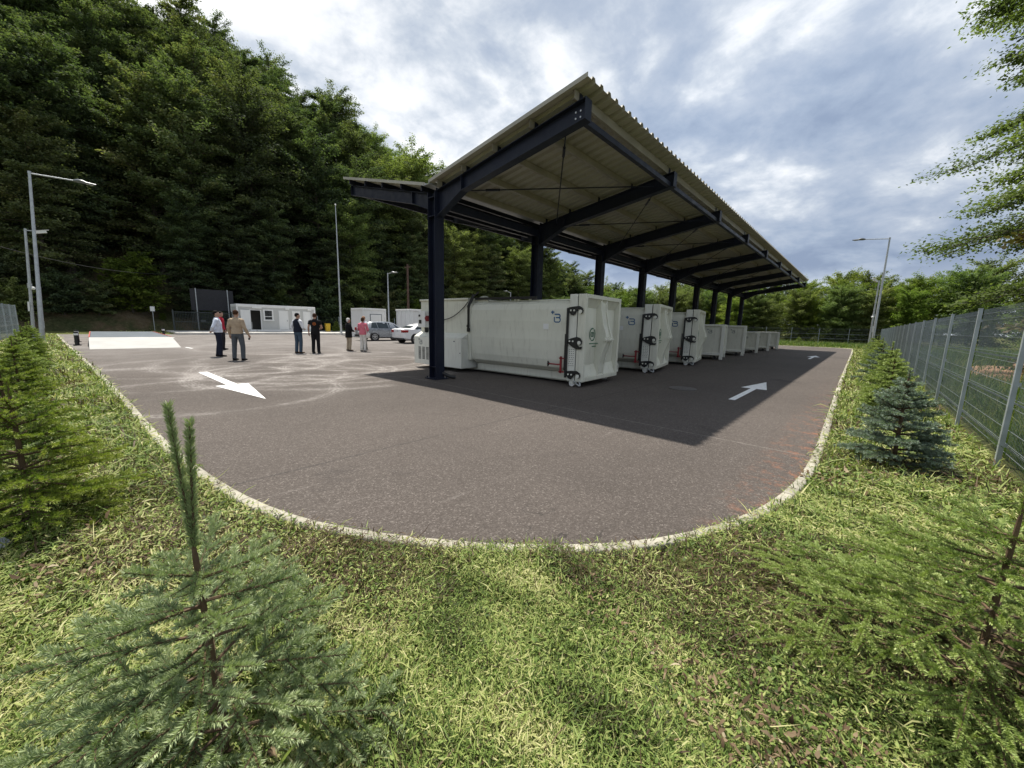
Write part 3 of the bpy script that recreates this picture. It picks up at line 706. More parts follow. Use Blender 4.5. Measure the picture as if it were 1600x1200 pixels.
def press_container(loc, rz, label):
    W, Lb = 2.12, 7.0
    t = thing('press_container', label, 'press container', loc, rz, 'press containers under the canopy')
    # belly: faceted shell
    sec = [(.46,.28),(.24,.33),(.10,.43),(.045,.62),(.018,.86),(.0,1.12),(.006,1.36),(.0,1.60),(.022,1.90),(.07,2.05),(.15,2.11),(.28,2.13)]
    poly = sec+[(W-a, b) for a, b in reversed(sec)]
    mb = MB(); mb.prism(poly, 1, .50, 4.30)
    mb.box((.28, .52, 2.13), (.34, 4.2, 2.17)); mb.box((W-.34, .52, 2.13), (W-.28, 4.2, 2.17))
    body = obj('shell', mb, M_CREAM, t, bevel=.018, segs=2)
    # frame round the mouth
    mb = MB()
    for a, b in (((-.03,.262,.14),(.12,.50,2.26)), ((W-.12,.262,.14),(W+.03,.50,2.26))): mb.box(a, b)
    mb.box((.12,.262,2.08),(W-.12,.50,2.26)); mb.box((.12,.262,.14),(W-.12,.50,.34))
    fr = obj('mouth_frame', mb, M_CREAM2, t, bevel=.012)
    mb = MB()
    for c in range(3):
        for r in range(9): mb.box((-.034, .30+c*.06+.010*(r%2), .52+r*.05), (-.0305, .322+c*.06+.010*(r%2), .535+r*.05))
    obj('perforation', mb, M_DARKGAP, fr)
    mb = MB(); mb.box((.0,.235,.16),(W,.262,2.24)); obj('seal', mb, M_BLACK, fr)
    # lid door
    mb = MB()
    mb.box((.08,.16,.42),(W-.08,.23,2.12))
    for a, b in (((-.03,.0,.14),(.075,.235,2.26)), ((W-.075,.0,.14),(W+.03,.235,2.26))): mb.box(a, b)
    mb.box((.075,.0,2.16),(W-.075,.235,2.26)); mb.box((.075,.0,.14),(W-.075,.235,.25))
    mb.prism([(.03,.25),(.23,.25),(.23,.56),(.16,.56)], 0, .076, W-.076)                 # sill that slopes back
    mb.prism([(.16,1.95),(.23,1.95),(.23,2.16),(.03,2.16)], 0, .076, W-.076)
    door = obj('lid_door', mb, M_CREAM, t, bevel=.01)
    for xa, xb in ((.08, .88), (1.30, W-.08)):                                            # bowed skins between the ribs
        mb = MB(); nx = 10; vs_ = []
        for j in range(9):
            zz_ = .50+(1.95-.50)*j/8; bow = math.sin(math.pi*j/8)
            for i in range(nx+1): 
                s = i/nx; vs_.append((xa+(xb-xa)*s, .155-.10*bow*math.sin(math.pi*min(1,max(0,s)))**.7, zz_))
        mb.add(vs_, [(j*(nx+1)+i, j*(nx+1)+i+1, (j+1)*(nx+1)+i+1, (j+1)*(nx+1)+i) for j in range(8) for i in range(nx)])
        obj('door_skin', mb, M_CREAM, door, smooth=True)
    for xa in (.90, 1.22):
        mb = MB(); mb.prism([(.16,.15),(.02,.15),(.0,.5),(-.08,.8),(-.21,1.13),(-.21,1.22),(-.08,1.55),(.0,1.9),(.02,2.22),(.16,2.22)], 0, xa-.03, xa+.03)
        obj('door_rib', mb, M_CREAM, door, bevel=.008)
    mb = MB(); mb.prism([(.10,.30),(.03,.30),(.02,.55),(-.06,.84),(-.16,1.12),(-.16,1.23),(-.06,1.52),(.02,1.86),(.03,2.1),(.10,2.1)], 0, .94, 1.18); mb.cyl((1.06,-.17,1.17), .045, .50, 0, 12); mb.cyl((1.06,-.17,1.17), .07, .06, 0, 12)
    obj('lock_bar', mb, M_CREAM, door, bevel=.004)
    # emblem on the left skin: ring with a figure and lines of small lettering
    mb = MB(); cx, cz, yy = .50, 1.30, .052
    for j in range(20):
        if j in (3, 13): continue
        a, b = 2*math.pi*j/20, 2*math.pi*(j+1)/20
        mb.bar((cx+.15*math.cos(a), yy, cz+.15*math.sin(a)), (cx+.15*math.cos(b), yy, cz+.15*math.sin(b)), .03, .006, (0,1,0))
    for dx in (-.035, .035):
        for j in range(10):
            a, b = 2*math.pi*j/10, 2*math.pi*(j+1)/10
            mb.bar((cx+dx+.04*math.cos(a), yy, cz+.055*math.sin(a)), (cx+dx+.04*math.cos(b), yy, cz+.055*math.sin(b)), .022, .006, (0,1,0))
    for (xa, xb, zz_) in ((.36,.62,1.06),(.64,.86,1.06),(.52,.76,.99)): mb.box((xa, yy+.004+.02*abs(xa-.5), zz_), (xb, yy+.010+.02*abs(xa-.5), zz_+.025))
    obj('emblem', mb, M_GREEN, door)
    # hooks and rod on the visible side
    for yh, zh, fn in ((.30,1.86,hook_plate),(.30,1.12,claw_plate),(.30,.30,hook_plate)):
        mb = MB(); mb.prism(fn(yh, zh, .80), 0, -.075, -.05)
        h_ = obj('lock_hook', mb, M_HOOK, t, bevel=.004)
        mb = MB(); mb.cyl((-.055, .125, zh-.02), .045, .10, 0, 12); obj('hook_pin', mb, M_CREAM2, h_)
        for yb in (.32, .42): mb = MB(); mb.cyl((-.085,yb,zh+.01), .022, .02, 0, 8); obj('bolt', mb, M_CREAM2, h_)
    mb = MB(); mb.box((-.09,.49,.22),(-.05,.545,1.93)); mb.box((-.06,.56,.40),(-.03,.59,1.3)); obj('lock_rod', mb, M_HOOK, t)
    mb = MB(); mb.box((-.11,.64,.32),(-.07,.69,.74)); mb.box((-.11,.55,.34),(-.09,.72,.37)); mb.box((-.11,.55,.68),(-.09,.72,.71)); mb.tube([(-.09,.68,.53),(-.09,1.06,.53)], .018, 8); obj('spindle', mb, M_RED, t)
    mb = MB(); mb.cyl((-.09,1.075,.53), .045, .03, 1, 12); mb.bar((-.09,1.09,.46),(-.09,1.09,.60),.025,.025); obj('spindle_handle', mb, M_HOOK, t)
    # rear side bracket, rollers and chain
    mb = MB(); mb.box((W+.03,.02,.24),(W+.16,.06,.30)); mb.box((W+.13,.02,.30),(W+.16,.06,.46)); mb.box((W+.03,.02,.44),(W+.13,.06,.47)); mb.box((W+.03,.05,1.78),(W+.17,.10,1.83)); mb.box((W+.10,.05,1.70),(W+.13,.10,1.78)); obj('side_bracket', mb, M_CREAM2, t)
    for xr in (.10, W-.10):
        mb = MB(); mb.cyl((xr,.36,.085), .08, .16, 0, 16); wh = obj('roller', mb, M_WHITE, t, smooth=True)
        mb = MB(); mb.box((xr-.11,.30,.08),(xr-.09,.42,.20)); mb.box((xr+.09,.30,.08),(xr+.11,.42,.20)); obj('roller_bracket', mb, M_CREAM2, wh)
    ch_ = MB()
    for j in range(9):
        a = math.pi*j/8; p = (-.04, .24-.16*math.sin(a)*.5-.02*j, .14-.09*math.sin(a)); ch_.ball(p, .018, .03, .022, 6, 4)
    obj('safety_chain', ch_, M_GALV, t)
    # skids
    for xs in (.52, W-.52):
        mb = MB(); mb.box((xs-.09,.3,.06),(xs+.09,6.9,.075)); mb.box((xs-.09,.3,.27),(xs+.09,6.9,.285)); mb.box((xs-.012,.3,.075),(xs+.012,6.9,.27)); obj('skid', mb, M_CREAM, t)
    mb = MB(); mb.box((.34,.52,.10),(.37,4.3,.30)); obj('side_skirt', mb, M_CREAM, t)
    # press unit: hopper over cabinet
    mb = MB(); mb.box((.02,4.46,1.14),(W-.02,6.98,2.20)); mb.box((-.03,4.42,2.20),(W+.03,7.0,2.26)); mb.box((.0,4.30,.40),(W,4.46,2.1)); hop = obj('hopper', mb, M_CREAM, t, bevel=.012)
    mb = MB(); mb.box((-.30,4.44,.13),(W+.0,5.84,1.04)); mb.box((-.30,5.86,.13),(W+.0,6.99,1.04))
    mb.prism([(-.30,1.043),(.02,1.20),(.02,1.043)], 1, 4.44, 6.99); cab = obj('cabinet', mb, M_CREAM2, t, bevel=.012)
    mb = MB(); mb.box((-.302,4.75,.93),(-.299,4.83,.96)); mb.cyl((-.303,4.50,.60),.018,.01,0,8); obj('cabinet_latch', mb, M_GREYL, cab)
    mb = MB()
    for yv in (6.14, 6.36, 6.58):
        for k_ in range(11): mb.box((-.304, yv, .30+k_*.038), (-.3005, yv+.15, .322+k_*.038))
    obj('vent', mb, M_DARKGAP, cab)
    logo(cab, -.3005, 6.66, .80, .15, M_GREYL, -1)
    mb = MB(); mb.box((-.22,6.44,1.34),(.018,6.86,1.86)); cb_ = obj('control_box', mb, M_WHITE, hop, bevel=.01)
    mb = MB(); mb.cyl((-.235,6.74,1.72),.035,.03,0,12); obj('control_knob', mb, M_HOOK, cb_)
    mb = MB(); mb.box((-.232,6.64,1.46),(-.221,6.78,1.58)); obj('display', mb, M_HOOK, cb_)
    mb = MB(); mb.box((-.10,6.52,1.18),(-.02,6.62,1.335)); obj('cable_gland', mb, M_HOOK, cb_)
    mb = MB(); mb.box((-.19,6.36,1.54),(-.06,6.438,1.72)); mb.cyl((-.20,6.40,1.63),.05,.05,0,12); obj('main_switch', mb, M_RED, cb_)
    # hydraulic line, hose and hatch arm
    mb = MB(); mb.box((-.05,4.36,1.32),(-.005,4.42,2.02)); mb.bar((-.03,4.40,1.98),(.05,4.22,2.34),.05,.09); mb.bar((.05,4.24,2.30),(.08,4.02,2.42),.03,.04); mb.box((-.07,4.32,1.25),(-.02,4.42,1.36)); mb.cyl((-.05,4.38,1.42),.05,.05,0,10); obj('hatch_arm', mb, M_HOOK, t)
    mb = MB(); pts = []
    for j in range(9):
        s = j/8; pts.append((-.02-.03*math.sin(math.pi*s), 4.42+1.5*s, 2.14-.55*s**.75-.16*math.sin(math.pi*s)*.8)) 
    mb.tube(pts, .014, 6); obj('power_cable', mb, M_HOOK, t, smooth=True)
    mb = MB(); mb.bar((.18,4.28,2.24),(.18,1.75,2.22),.05,.07); obj('hydraulic_pipe', mb, M_HOOK, t)
    mb = MB(); mb.prism([(4.26,2.12),(3.74,2.12),(3.80,2.24),(3.95,2.32),(4.10,2.30),(4.26,2.22)], 0, .24, .42)
    for yy_ in (2.5, 2.62, 2.05): mb.ball((.26,yy_,2.19),.04,.05,.05,8,5)
    obj('hinge_lug', mb, M_CREAM, t, smooth=False)
    logo(t, .004, 1.02, 1.60, .23, M_BLUE, -1)
    mb = MB(); mb.box((-.004,1.18,1.40),(.004,1.36,1.54)); obj('sticker', mb, M_WHITE, t)
    return t
c1 = press_container((7.95, 4.93, 0), R_(3.6), 'cream press container nearest the first canopy column, its control box showing'); c1.scale = (.92, .90, 1)
YAW = R_(10.5)
copy_tree(c1, None, 'cream press container in the middle of the three, half hidden by the nearest one', (12.45, 4.95, 0), YAW, None, 1.0)
copy_tree(c1, None, 'cream press container beside the lower open skips, farthest of the three with black hooks', (16.45, 4.95, 0), YAW, None, 1.0)
# ------------------------------------------------------------------ open skips
def open_skip(loc, rz, H, label, group):
    W, Lb = 2.1, 5.6
    t = thing('open_skip', label, 'open skip', loc, rz, group)
    mb = MB(); z0 = .22
    mb.box((.04,.05,z0),(W-.04,Lb-.05,z0+.05)); mb.box((.04,.05,z0+.05),(.065,Lb-.05,H-.06)); mb.box((W-.065,.05,z0+.05),(W-.04,Lb-.05,H-.06)); mb.box((.065,Lb-.08,z0+.05),(W-.065,Lb-.05,H-.06))
    tub = obj('tub', mb, M_CREAM, t)
    mb = MB(); mb.box((.065,.05,z0+.05),(W-.065,.08,H-.06))
    for xd in (.55, 1.05, 1.55): mb.box((xd-.04,.0,z0+.08),(xd+.04,.049,H-.1))
    obj('tail_door', mb, M_CREAM, t, bevel=.006)
    mb = MB()
    mb.box((-.04,-.02,H-.10),(.10,Lb,H)); mb.box((W-.10,-.02,H-.10),(W+.04,Lb,H)); mb.box((.10,-.02,H-.10),(W-.10,.10,H)); mb.box((.10,Lb-.12,H-.10),(W-.10,Lb,H))
    obj('rim', mb, M_CREAM2, t, bevel=.012)
    mb = MB(); mb.box((-.035,.02,z0),(.038,Lb-.02,z0+.13)); mb.box((W-.038,.02,z0),(W+.035,Lb-.02,z0+.13)); obj('bottom_rail', mb, M_CREAM2, t, bevel=.01)
    for xx in (-.045, W-.10):
        mb = MB(); mb.box((xx,-.03,.02),(xx+.145,.13,H-.102)); obj('corner_post', mb, M_CREAM2, t, bevel=.01)
    for yy_ in ((2.2, 3.6) if H > 1.5 else (2.4,)):
        mb = MB(); mb.bar((-.0, yy_, z0+.13), (-.0, yy_+.28, H-.10), .07, .09, (1,0,0)); obj('side_brace', mb, M_CREAM, t)
    for xs in (.5, W-.5):
        mb = MB(); mb.box((xs-.07,.25,.09),(xs+.07,Lb-.2,.215)); obj('skid', mb, M_CREAM, t)
    for xr in (.3, W-.3):
        mb = MB(); mb.cyl((xr,.35,.09), .085, .14, 0, 14); obj('roller', mb, M_HOOK, t, smooth=True)
    logo(t, .038, .70, H-.42, .17 if H > 1.5 else .11, M_GREYL, -1)
    return t
g1, g2 = 'tall open skips under the canopy', 'low open skips under the canopy'
k1 = open_skip((20.75, 5.05, 0), YAW, 1.74, 'tall cream open skip right behind the third press container', g1)
copy_tree(k1, None, 'tall cream open skip next to the low skips', (25.3, 5.05, 0), YAW)
k3 = open_skip((29.2, 5.05, 0), YAW, 1.39, 'low cream open skip next to the tall ones', g2)
copy_tree(k3, None, 'low cream open skip with a low one on each side', (33.2, 5.05, 0), YAW)
copy_tree(k3, None, 'low cream open skip at the far end of the canopy', (37.2, 5.05, 0), YAW)
# ------------------------------------------------------------------ wire mesh fences
M_FENCE = paint('galvanised fence wire', (.30,.33,.35), .45, .5, var=.1)
M_POST = paint('galvanised fence post', (.36,.40,.42), .5, .35, var=.12, scale=5)
M_DFENCE = paint('dark green fence coating', (.035,.045,.045), .5, .1, var=.1)
def fence(label, pts_fn, n, H, mp, mw, wire=.05, pw=.06, group=None, name='mesh_fence', side=-1):
    """pts_fn(i) -> post base; panels hang between posts on a double horizontal fold"""
    t = thing(name, label, 'fence', tuple(pts_fn(0)), 0, group)
    o = Vector(pts_fn(0))
    for i in range(n+1):
        p = Vector(pts_fn(i))-o
        mb = MB(); mb.box((p.x-pw/2, p.y-pw*.33, -.1), (p.x+pw/2, p.y+pw*.33, H+.05)); mb.box((p.x-pw/2-.004, p.y-pw*.33-.004, H+.05), (p.x+pw/2+.004, p.y+pw*.33+.004, H+.062))
        q = obj('post', mb, mp, t)
        mb = MB()
        for z in (.25, .95, H-.15): mb.box((p.x-.02, p.y+side*pw*.33, z), (p.x+.02, p.y+side*(pw*.33+.02), z+.04))
        obj('clamp', mb, mp, q)
    for i in range(n):
        a, b = Vector(pts_fn(i))-o, Vector(pts_fn(i+1))-o
        d = (b-a); L = d.length; d.normalize(); nrm = Vector((-d.y, d.x, 0))*side; off = nrm*(pw*.33+.012)
        mb = MB(); k_ = int(L/wire); r = .0016
        for j in range(1, k_):
            p = a+d*(j*wire)+off
            vs_ = [p+d*r+Vector((0,0,.06)), p+nrm*r-d*r*.5+Vector((0,0,.06)), p-nrm*r-d*r*.5+Vector((0,0,.06))]
            vs_ += [v+Vector((0,0,H-.02)) for v in vs_]
            mb.add(vs_, [(0,1,4,3),(1,2,5,4),(2,0,3,5)])
        zs = []
        for f in (.10, .37, .64, .985): zs += [(f*H, 0), (f*H+.10 if f < .9 else f*H-.10, 0)]
        for f in (.235, .505, .80): zs.append((f*H, 0))
        for z, _ in zs:
            mb.bar(a+off+nrm*.006+Vector((0,0,z)), b+off+nrm*.006+Vector((0,0,z)), .005, .005)
        for f in (.10, .37, .64):       # the stiffening folds stick out a little
            mb.bar(a+off+nrm*.03+Vector((0,0,f*H+.05)), b+off+nrm*.03+Vector((0,0,f*H+.05)), .006, .018)
        obj('mesh_panel', mb, mw, t)
    return t
fence('galvanised wire mesh fence along the right-hand verge, dwindling to the far corner', lambda i: (6.9-2.62+2.62*i, -1.30, 0), 21, 1.86, M_POST, M_FENCE)
fence('galvanised wire mesh fence beyond the left row of spruces, seen almost end-on', lambda i: (-3.45, 13+2.6*i, 0), 11, 1.95, M_POST, M_FENCE)
fence('thin wire mesh fence across the far end of the yard below the trees', lambda i: (56.6, -1.30+2.6*i, 0), 13, 1.9, M_POST, M_FENCE, .1)
fence('dark wire fence behind the cabins at the foot of the wooded hill', lambda i: (18.5+2.6*i, 49.3, 0), 14, 1.9, M_POST, M_DFENCE, .1)
# barred gate and the dark screen behind it
g = thing('bar_gate', 'dark barred sliding gate beside the white cabin', 'gate', (5.1, 48.0, .0))
mb = MB()
for z in (.16, 1.0, 1.92): mb.box((.02,-.02,z),(4.45,.02,z+.05))
for j in range(38): mb.box((.06+j*.117,-.012,.21),(.085+j*.117,.012,1.92))
obj('gate_leaf', mb, M_DFENCE, g)
for x_ in (-.06, 4.46): mb = MB(); mb.box((x_,-.06,0),(x_+.1,.06,2.12)); obj('gate_post', mb, M_DFENCE, g)
mb = MB(); mb.box((2.0,-.09,1.0),(2.4,-.025,1.25)); obj('gate_lock', mb, M_DFENCE, g)
M_SCREEN = paint('dark mesh screen', (.022,.022,.026), .7, var=.2, scale=6)
s = thing('mesh_screen', 'tall dark net screen on two grey poles behind the barred gate', 'screen', (7.2, 50.6, .1))
mb = MB(); mb.box((-.35,.06,2.1),(3.25,.085,4.25))
for j in range(5): mb.box((-.35+j*.89,.05,2.1),(-.32+j*.89,.10,4.25))
for z in (2.1, 3.15, 4.22): mb.box((-.35,.05,z),(3.25,.10,z+.03))
obj('net_panel', mb, M_SCREEN, s)
mb = MB()
for j in range(30): mb.box((-.35+j*.124,.06,.25),(-.33+j*.124,.07,2.1))
for z in (.4,.9,1.4,1.9): mb.box((-.35,.055,z),(3.25,.075,z+.02))
obj('lower_mesh', mb, M_DFENCE, s)
for x_ in (.1, 2.75): mb = MB(); mb.tube([(x_,0,-.2),(x_,0,4.3)], .05, 10); obj('pole', mb, M_GALV, s, smooth=True)
# ------------------------------------------------------------------ lamp posts, masts, poles
M_LED = paint('lamp glass', (.5,.5,.48), .2, var=.05)
M_LAMPH = paint('lamp housing', (.16,.17,.18), .4, .4, var=.1)
def street_lamp(loc, rz, H, label, arm=1.55, base=True):
    """arm points along local +x"""
    t = thing('street_lamp', label, 'street lamp', loc, rz, 'street lamps round the yard')
    mb = MB(); mb.tube([(0,0,0),(0,0,H*.33),(0,0,H*.335),(0,0,H)], [.105,.09,.082,.055], 12); mb.cyl((0,0,.02),.2,.04,2,12); mb.box((.09,-.05,.7),(.11,.05,1.1)); obj('pole', mb, M_GALV, t, smooth=True)
    mb = MB(); mb.tube([(-.03,0,H-.05),(arm,0,H+.10)], .034, 10); mb.cyl((0,0,H),.066,.12,2,10); obj('arm', mb, M_GALV, t, smooth=True)
    mb = MB(); mb.loft([((arm-.05,0,H+.10),.06,.05,(0,1,0),(0,0,1)),((arm+.12,0,H+.13),.17,.10,(0,1,0),(0,0,1)),((arm+.32,0,H+.14),.18,.09,(0,1,0),(0,0,1)),((arm+.42,0,H+.12),.18,.05,(0,1,0),(0,0,1)),((arm+.80,0,H+.13),.13,.03,(0,1,0),(0,0,1))], 12)
    hd = obj('lamp_head', mb, M_LAMPH, t, smooth=True)
    mb = MB(); mb.box((arm+.42,-.09,H+.06),(arm+.70,.09,H+.075)); obj('lens', mb, M_LED, hd)
    return t
lampw = street_lamp((-2.0, 33.0, 0), 0, 8.75, 'tall galvanised street lamp whose arm reaches over the weighbridge'); lampw.rotation_euler = (0, R_(3.2), 0)
street_lamp((45.4, -.55, 0), R_(90), 9.3, 'tall galvanised street lamp against the sky by the right-hand fence')
l3 = street_lamp((22.4, 39.4, .1), R_(-65), 6.6, 'short street lamp between the parked cars and the forest', .45)
street_lamp((43.5, 40.5, .1), R_(180), 6.2, 'small distant street lamp seen over the containers under the canopy', .7)
def camera_pole(loc, H, rz, label):
    t = thing('camera_pole', label, 'camera pole', loc, rz)
    mb = MB(); mb.tube([(0,0,0),(0,0,H)], [.075,.05], 10); mb.cyl((0,0,H*.5),.09,.25,2,10); obj('pole', mb, M_GALV, t, smooth=True)
    mb = MB(); mb.bar((0,0,H-.08),(.35,0,H-.05),.04,.04); obj('bracket', mb, M_GALV, t)
    mb = MB(); mb.bar((.30,0,H-.12),(.72,0,H+.02),.13,.13); mb.bar((.28,0,H-.05),(.80,0,H+.12),.17,.02); obj('camera_body', mb, M_WHITE, t)
    mb = MB(); mb.box((-.12,-.1,1.6),(-.05,.1,2.1)); mb.ball((.1,0,H*.48),.09,.09,.09,10,6); obj('junction_box', mb, M_WHITE, t)
camera_pole((-2.3, 33.2, 0), 5.9, 0, 'thin camera pole standing close beside the street lamp at the weighbridge'); bpy.data.objects['camera_pole'].rotation_euler = (0, R_(3.2), 0)
camera_pole((46.4, -.35, 0), 6.0, R_(150), 'thin camera pole close beside the right-hand street lamp')
m_ = thing('flag_mast', 'very tall slim galvanised mast rising from the apron beside the white cabin', 'mast', (17.98, 41.6, .17))
mb = MB(); mb.tube([(0,0,0),(0,0,4.5),(0,0,9),(0,0,13.0)], [.10,.085,.06,.035], 12); obj('pole', mb, M_GALV, m_, smooth=True)
mb = MB(); mb.cyl((0,0,.02),.22,.04,2,12); obj('foot_plate', mb, M_GALV, m_)
mb = MB(); mb.ball((0,0,13.05),.09,.09,.09,10,6); obj('finial', mb, M_WHITE, m_, smooth=True)
M_WOOD = paint('weathered brown wood', (.085,.050,.036), .85, var=.3, scale=3, bscale=30, bstr=.4)
up_ = thing('utility_pole', 'brown wooden utility pole in front of the dark forest edge', 'utility pole', (26.75, 42.3, .1))
mb = MB(); mb.tube([(0,0,0),(0,0,8.4)], [.16,.12], 10); obj('pole', mb, M_WOOD, up_, smooth=True)
mb = MB(); mb.box((-.06,-.6,8.0),(.06,.6,8.12)); obj('crossarm', mb, M_WOOD, up_)
M_CPOLE = paint('concrete pole', (.30,.29,.27), .85, var=.15, bscale=40, bstr=.3)
up2 = thing('utility_pole', 'grey concrete utility pole behind the left-hand mesh fence', 'utility pole', (-5.8, 39.5, 0))
mb = MB(); mb.prism([(-.13,-.13),(.13,-.13),(.13,.13),(-.13,.13)], 2, 0, 6.6); mb.bar((0,0,0),(.0,-1.0,0),.1,.1); mb.bar((.0,-.9,0),(0,0,4.6),.12,.12); obj('pole', mb, M_CPOLE, up2, bevel=.02)
mb = MB(); mb.box((-.8,-.06,6.1),(.8,.06,6.2)); 
for x_ in (-.7,0,.7): mb.cyl((x_,0,6.28),.05,.16,2,8)
obj('crossarm', mb, M_CPOLE, up2)
def cable(p, q, sag, label):
    mb = MB(); p = Vector(p); q = Vector(q)
    mb.tube([p.lerp(q, j/14)-Vector((0,0,sag*4*(j/14)*(1-j/14))) for j in range(15)], .018, 5)
    tag(obj('power_cable', mb, M_BLACK, smooth=True), label, 'cable')
cable((-5.8,39.5,6.25),(5.5,50.9,5.6),.7,'thin overhead cable from the left utility pole to the forest edge')
# ------------------------------------------------------------------ weighbridge
wb = thing('weighbridge', 'vehicle weighbridge with pale concrete ramp and grey steel deck', 'weighbridge', (1.3, 30, 0))
M_RAMP = paint('bright ramp concrete', (.40,.395,.375), .85, var=.10, scale=1.4, bscale=50, bstr=.4, dirt=(.34,.32,.29), dirtamt=.5)
M_DECK = paint('blue-grey checker steel', (.10,.12,.14), .55, .4, var=.2, scale=2, bscale=50, bstr=.4)
mb = MB(); mb.prism([(-5.3,.003),(-2.15,.003),(-2.15,.40),(-2.35,.40)], 0, -1.55, 1.5); obj('ramp', mb, M_RAMP, wb, bevel=.01)
mb = MB(); mb.prism([(7.2,.003),(10.4,.003),(7.4,.40),(7.2,.40)], 0, -1.55, 1.5); obj('ramp', mb, M_RAMP, wb, bevel=.01)
mb = MB(); mb.box((-1.5,-2.13,.30),(1.45,7.18,.405)); obj('deck', mb, M_DECK, wb)
mb = MB()
for x_ in (-1.2, 1.15): mb.box((x_-.1,-2.1,.05),(x_+.1,7.15,.30))
for y_ in (-1.9, 2.4, 7.0): mb.box((-1.45,y_-.12,.04),(1.4,y_+.12,.3))
obj('girder', mb, M_BLACK, wb)
for x_ in (-1.56, 1.46):
    mb = MB(); mb.box((x_,-2.13,.26),(x_+.05,7.18,.42)); obj('edge_rail', mb, paint('faded red paint', (.36,.06,.045), .6, var=.2, dirt=(.1,.06,.05), dirtamt=.4), wb)
for (x_, y_) in ((-1.95,-1.9),(-2.0,1.5),(2.0,6.9)):
    b_ = thing('guide_bollard', {(-1.95,-1.9):'short black guide bollard at the near left corner of the weighbridge',(-2.0,1.5):'short black guide bollard halfway along the left side of the weighbridge',(2.0,6.9):'short black guide bollard at the far right corner of the weighbridge'}[(x_,y_)], 'bollard', (1.3+x_, 30+y_, 0), 0, 'guide bollards at the weighbridge')
    mb = MB(); mb.cyl((0,0,.33),.08,.66,2,12); mb.cyl((0,0,.02),.14,.04,2,12); obj('post', mb, M_BLACK, b_, smooth=True)
    mb = MB(); mb.cyl((0,0,.54),.083,.09,2,12); obj('band', mb, M_WHITE, b_)
sg = thing('info_sign', 'small white sign on a thin post at the foot of the dark slope', 'sign', (3.9, 50.3, 1.2))
mb = MB(); mb.tube([(0,0,-1.3),(0,0,1.2)], .03, 8); obj('post', mb, M_GALV, sg)
mb = MB(); mb.box((-.16,-.05,.75),(.16,-.03,1.2)); obj('panel', mb, M_WHITE, sg)
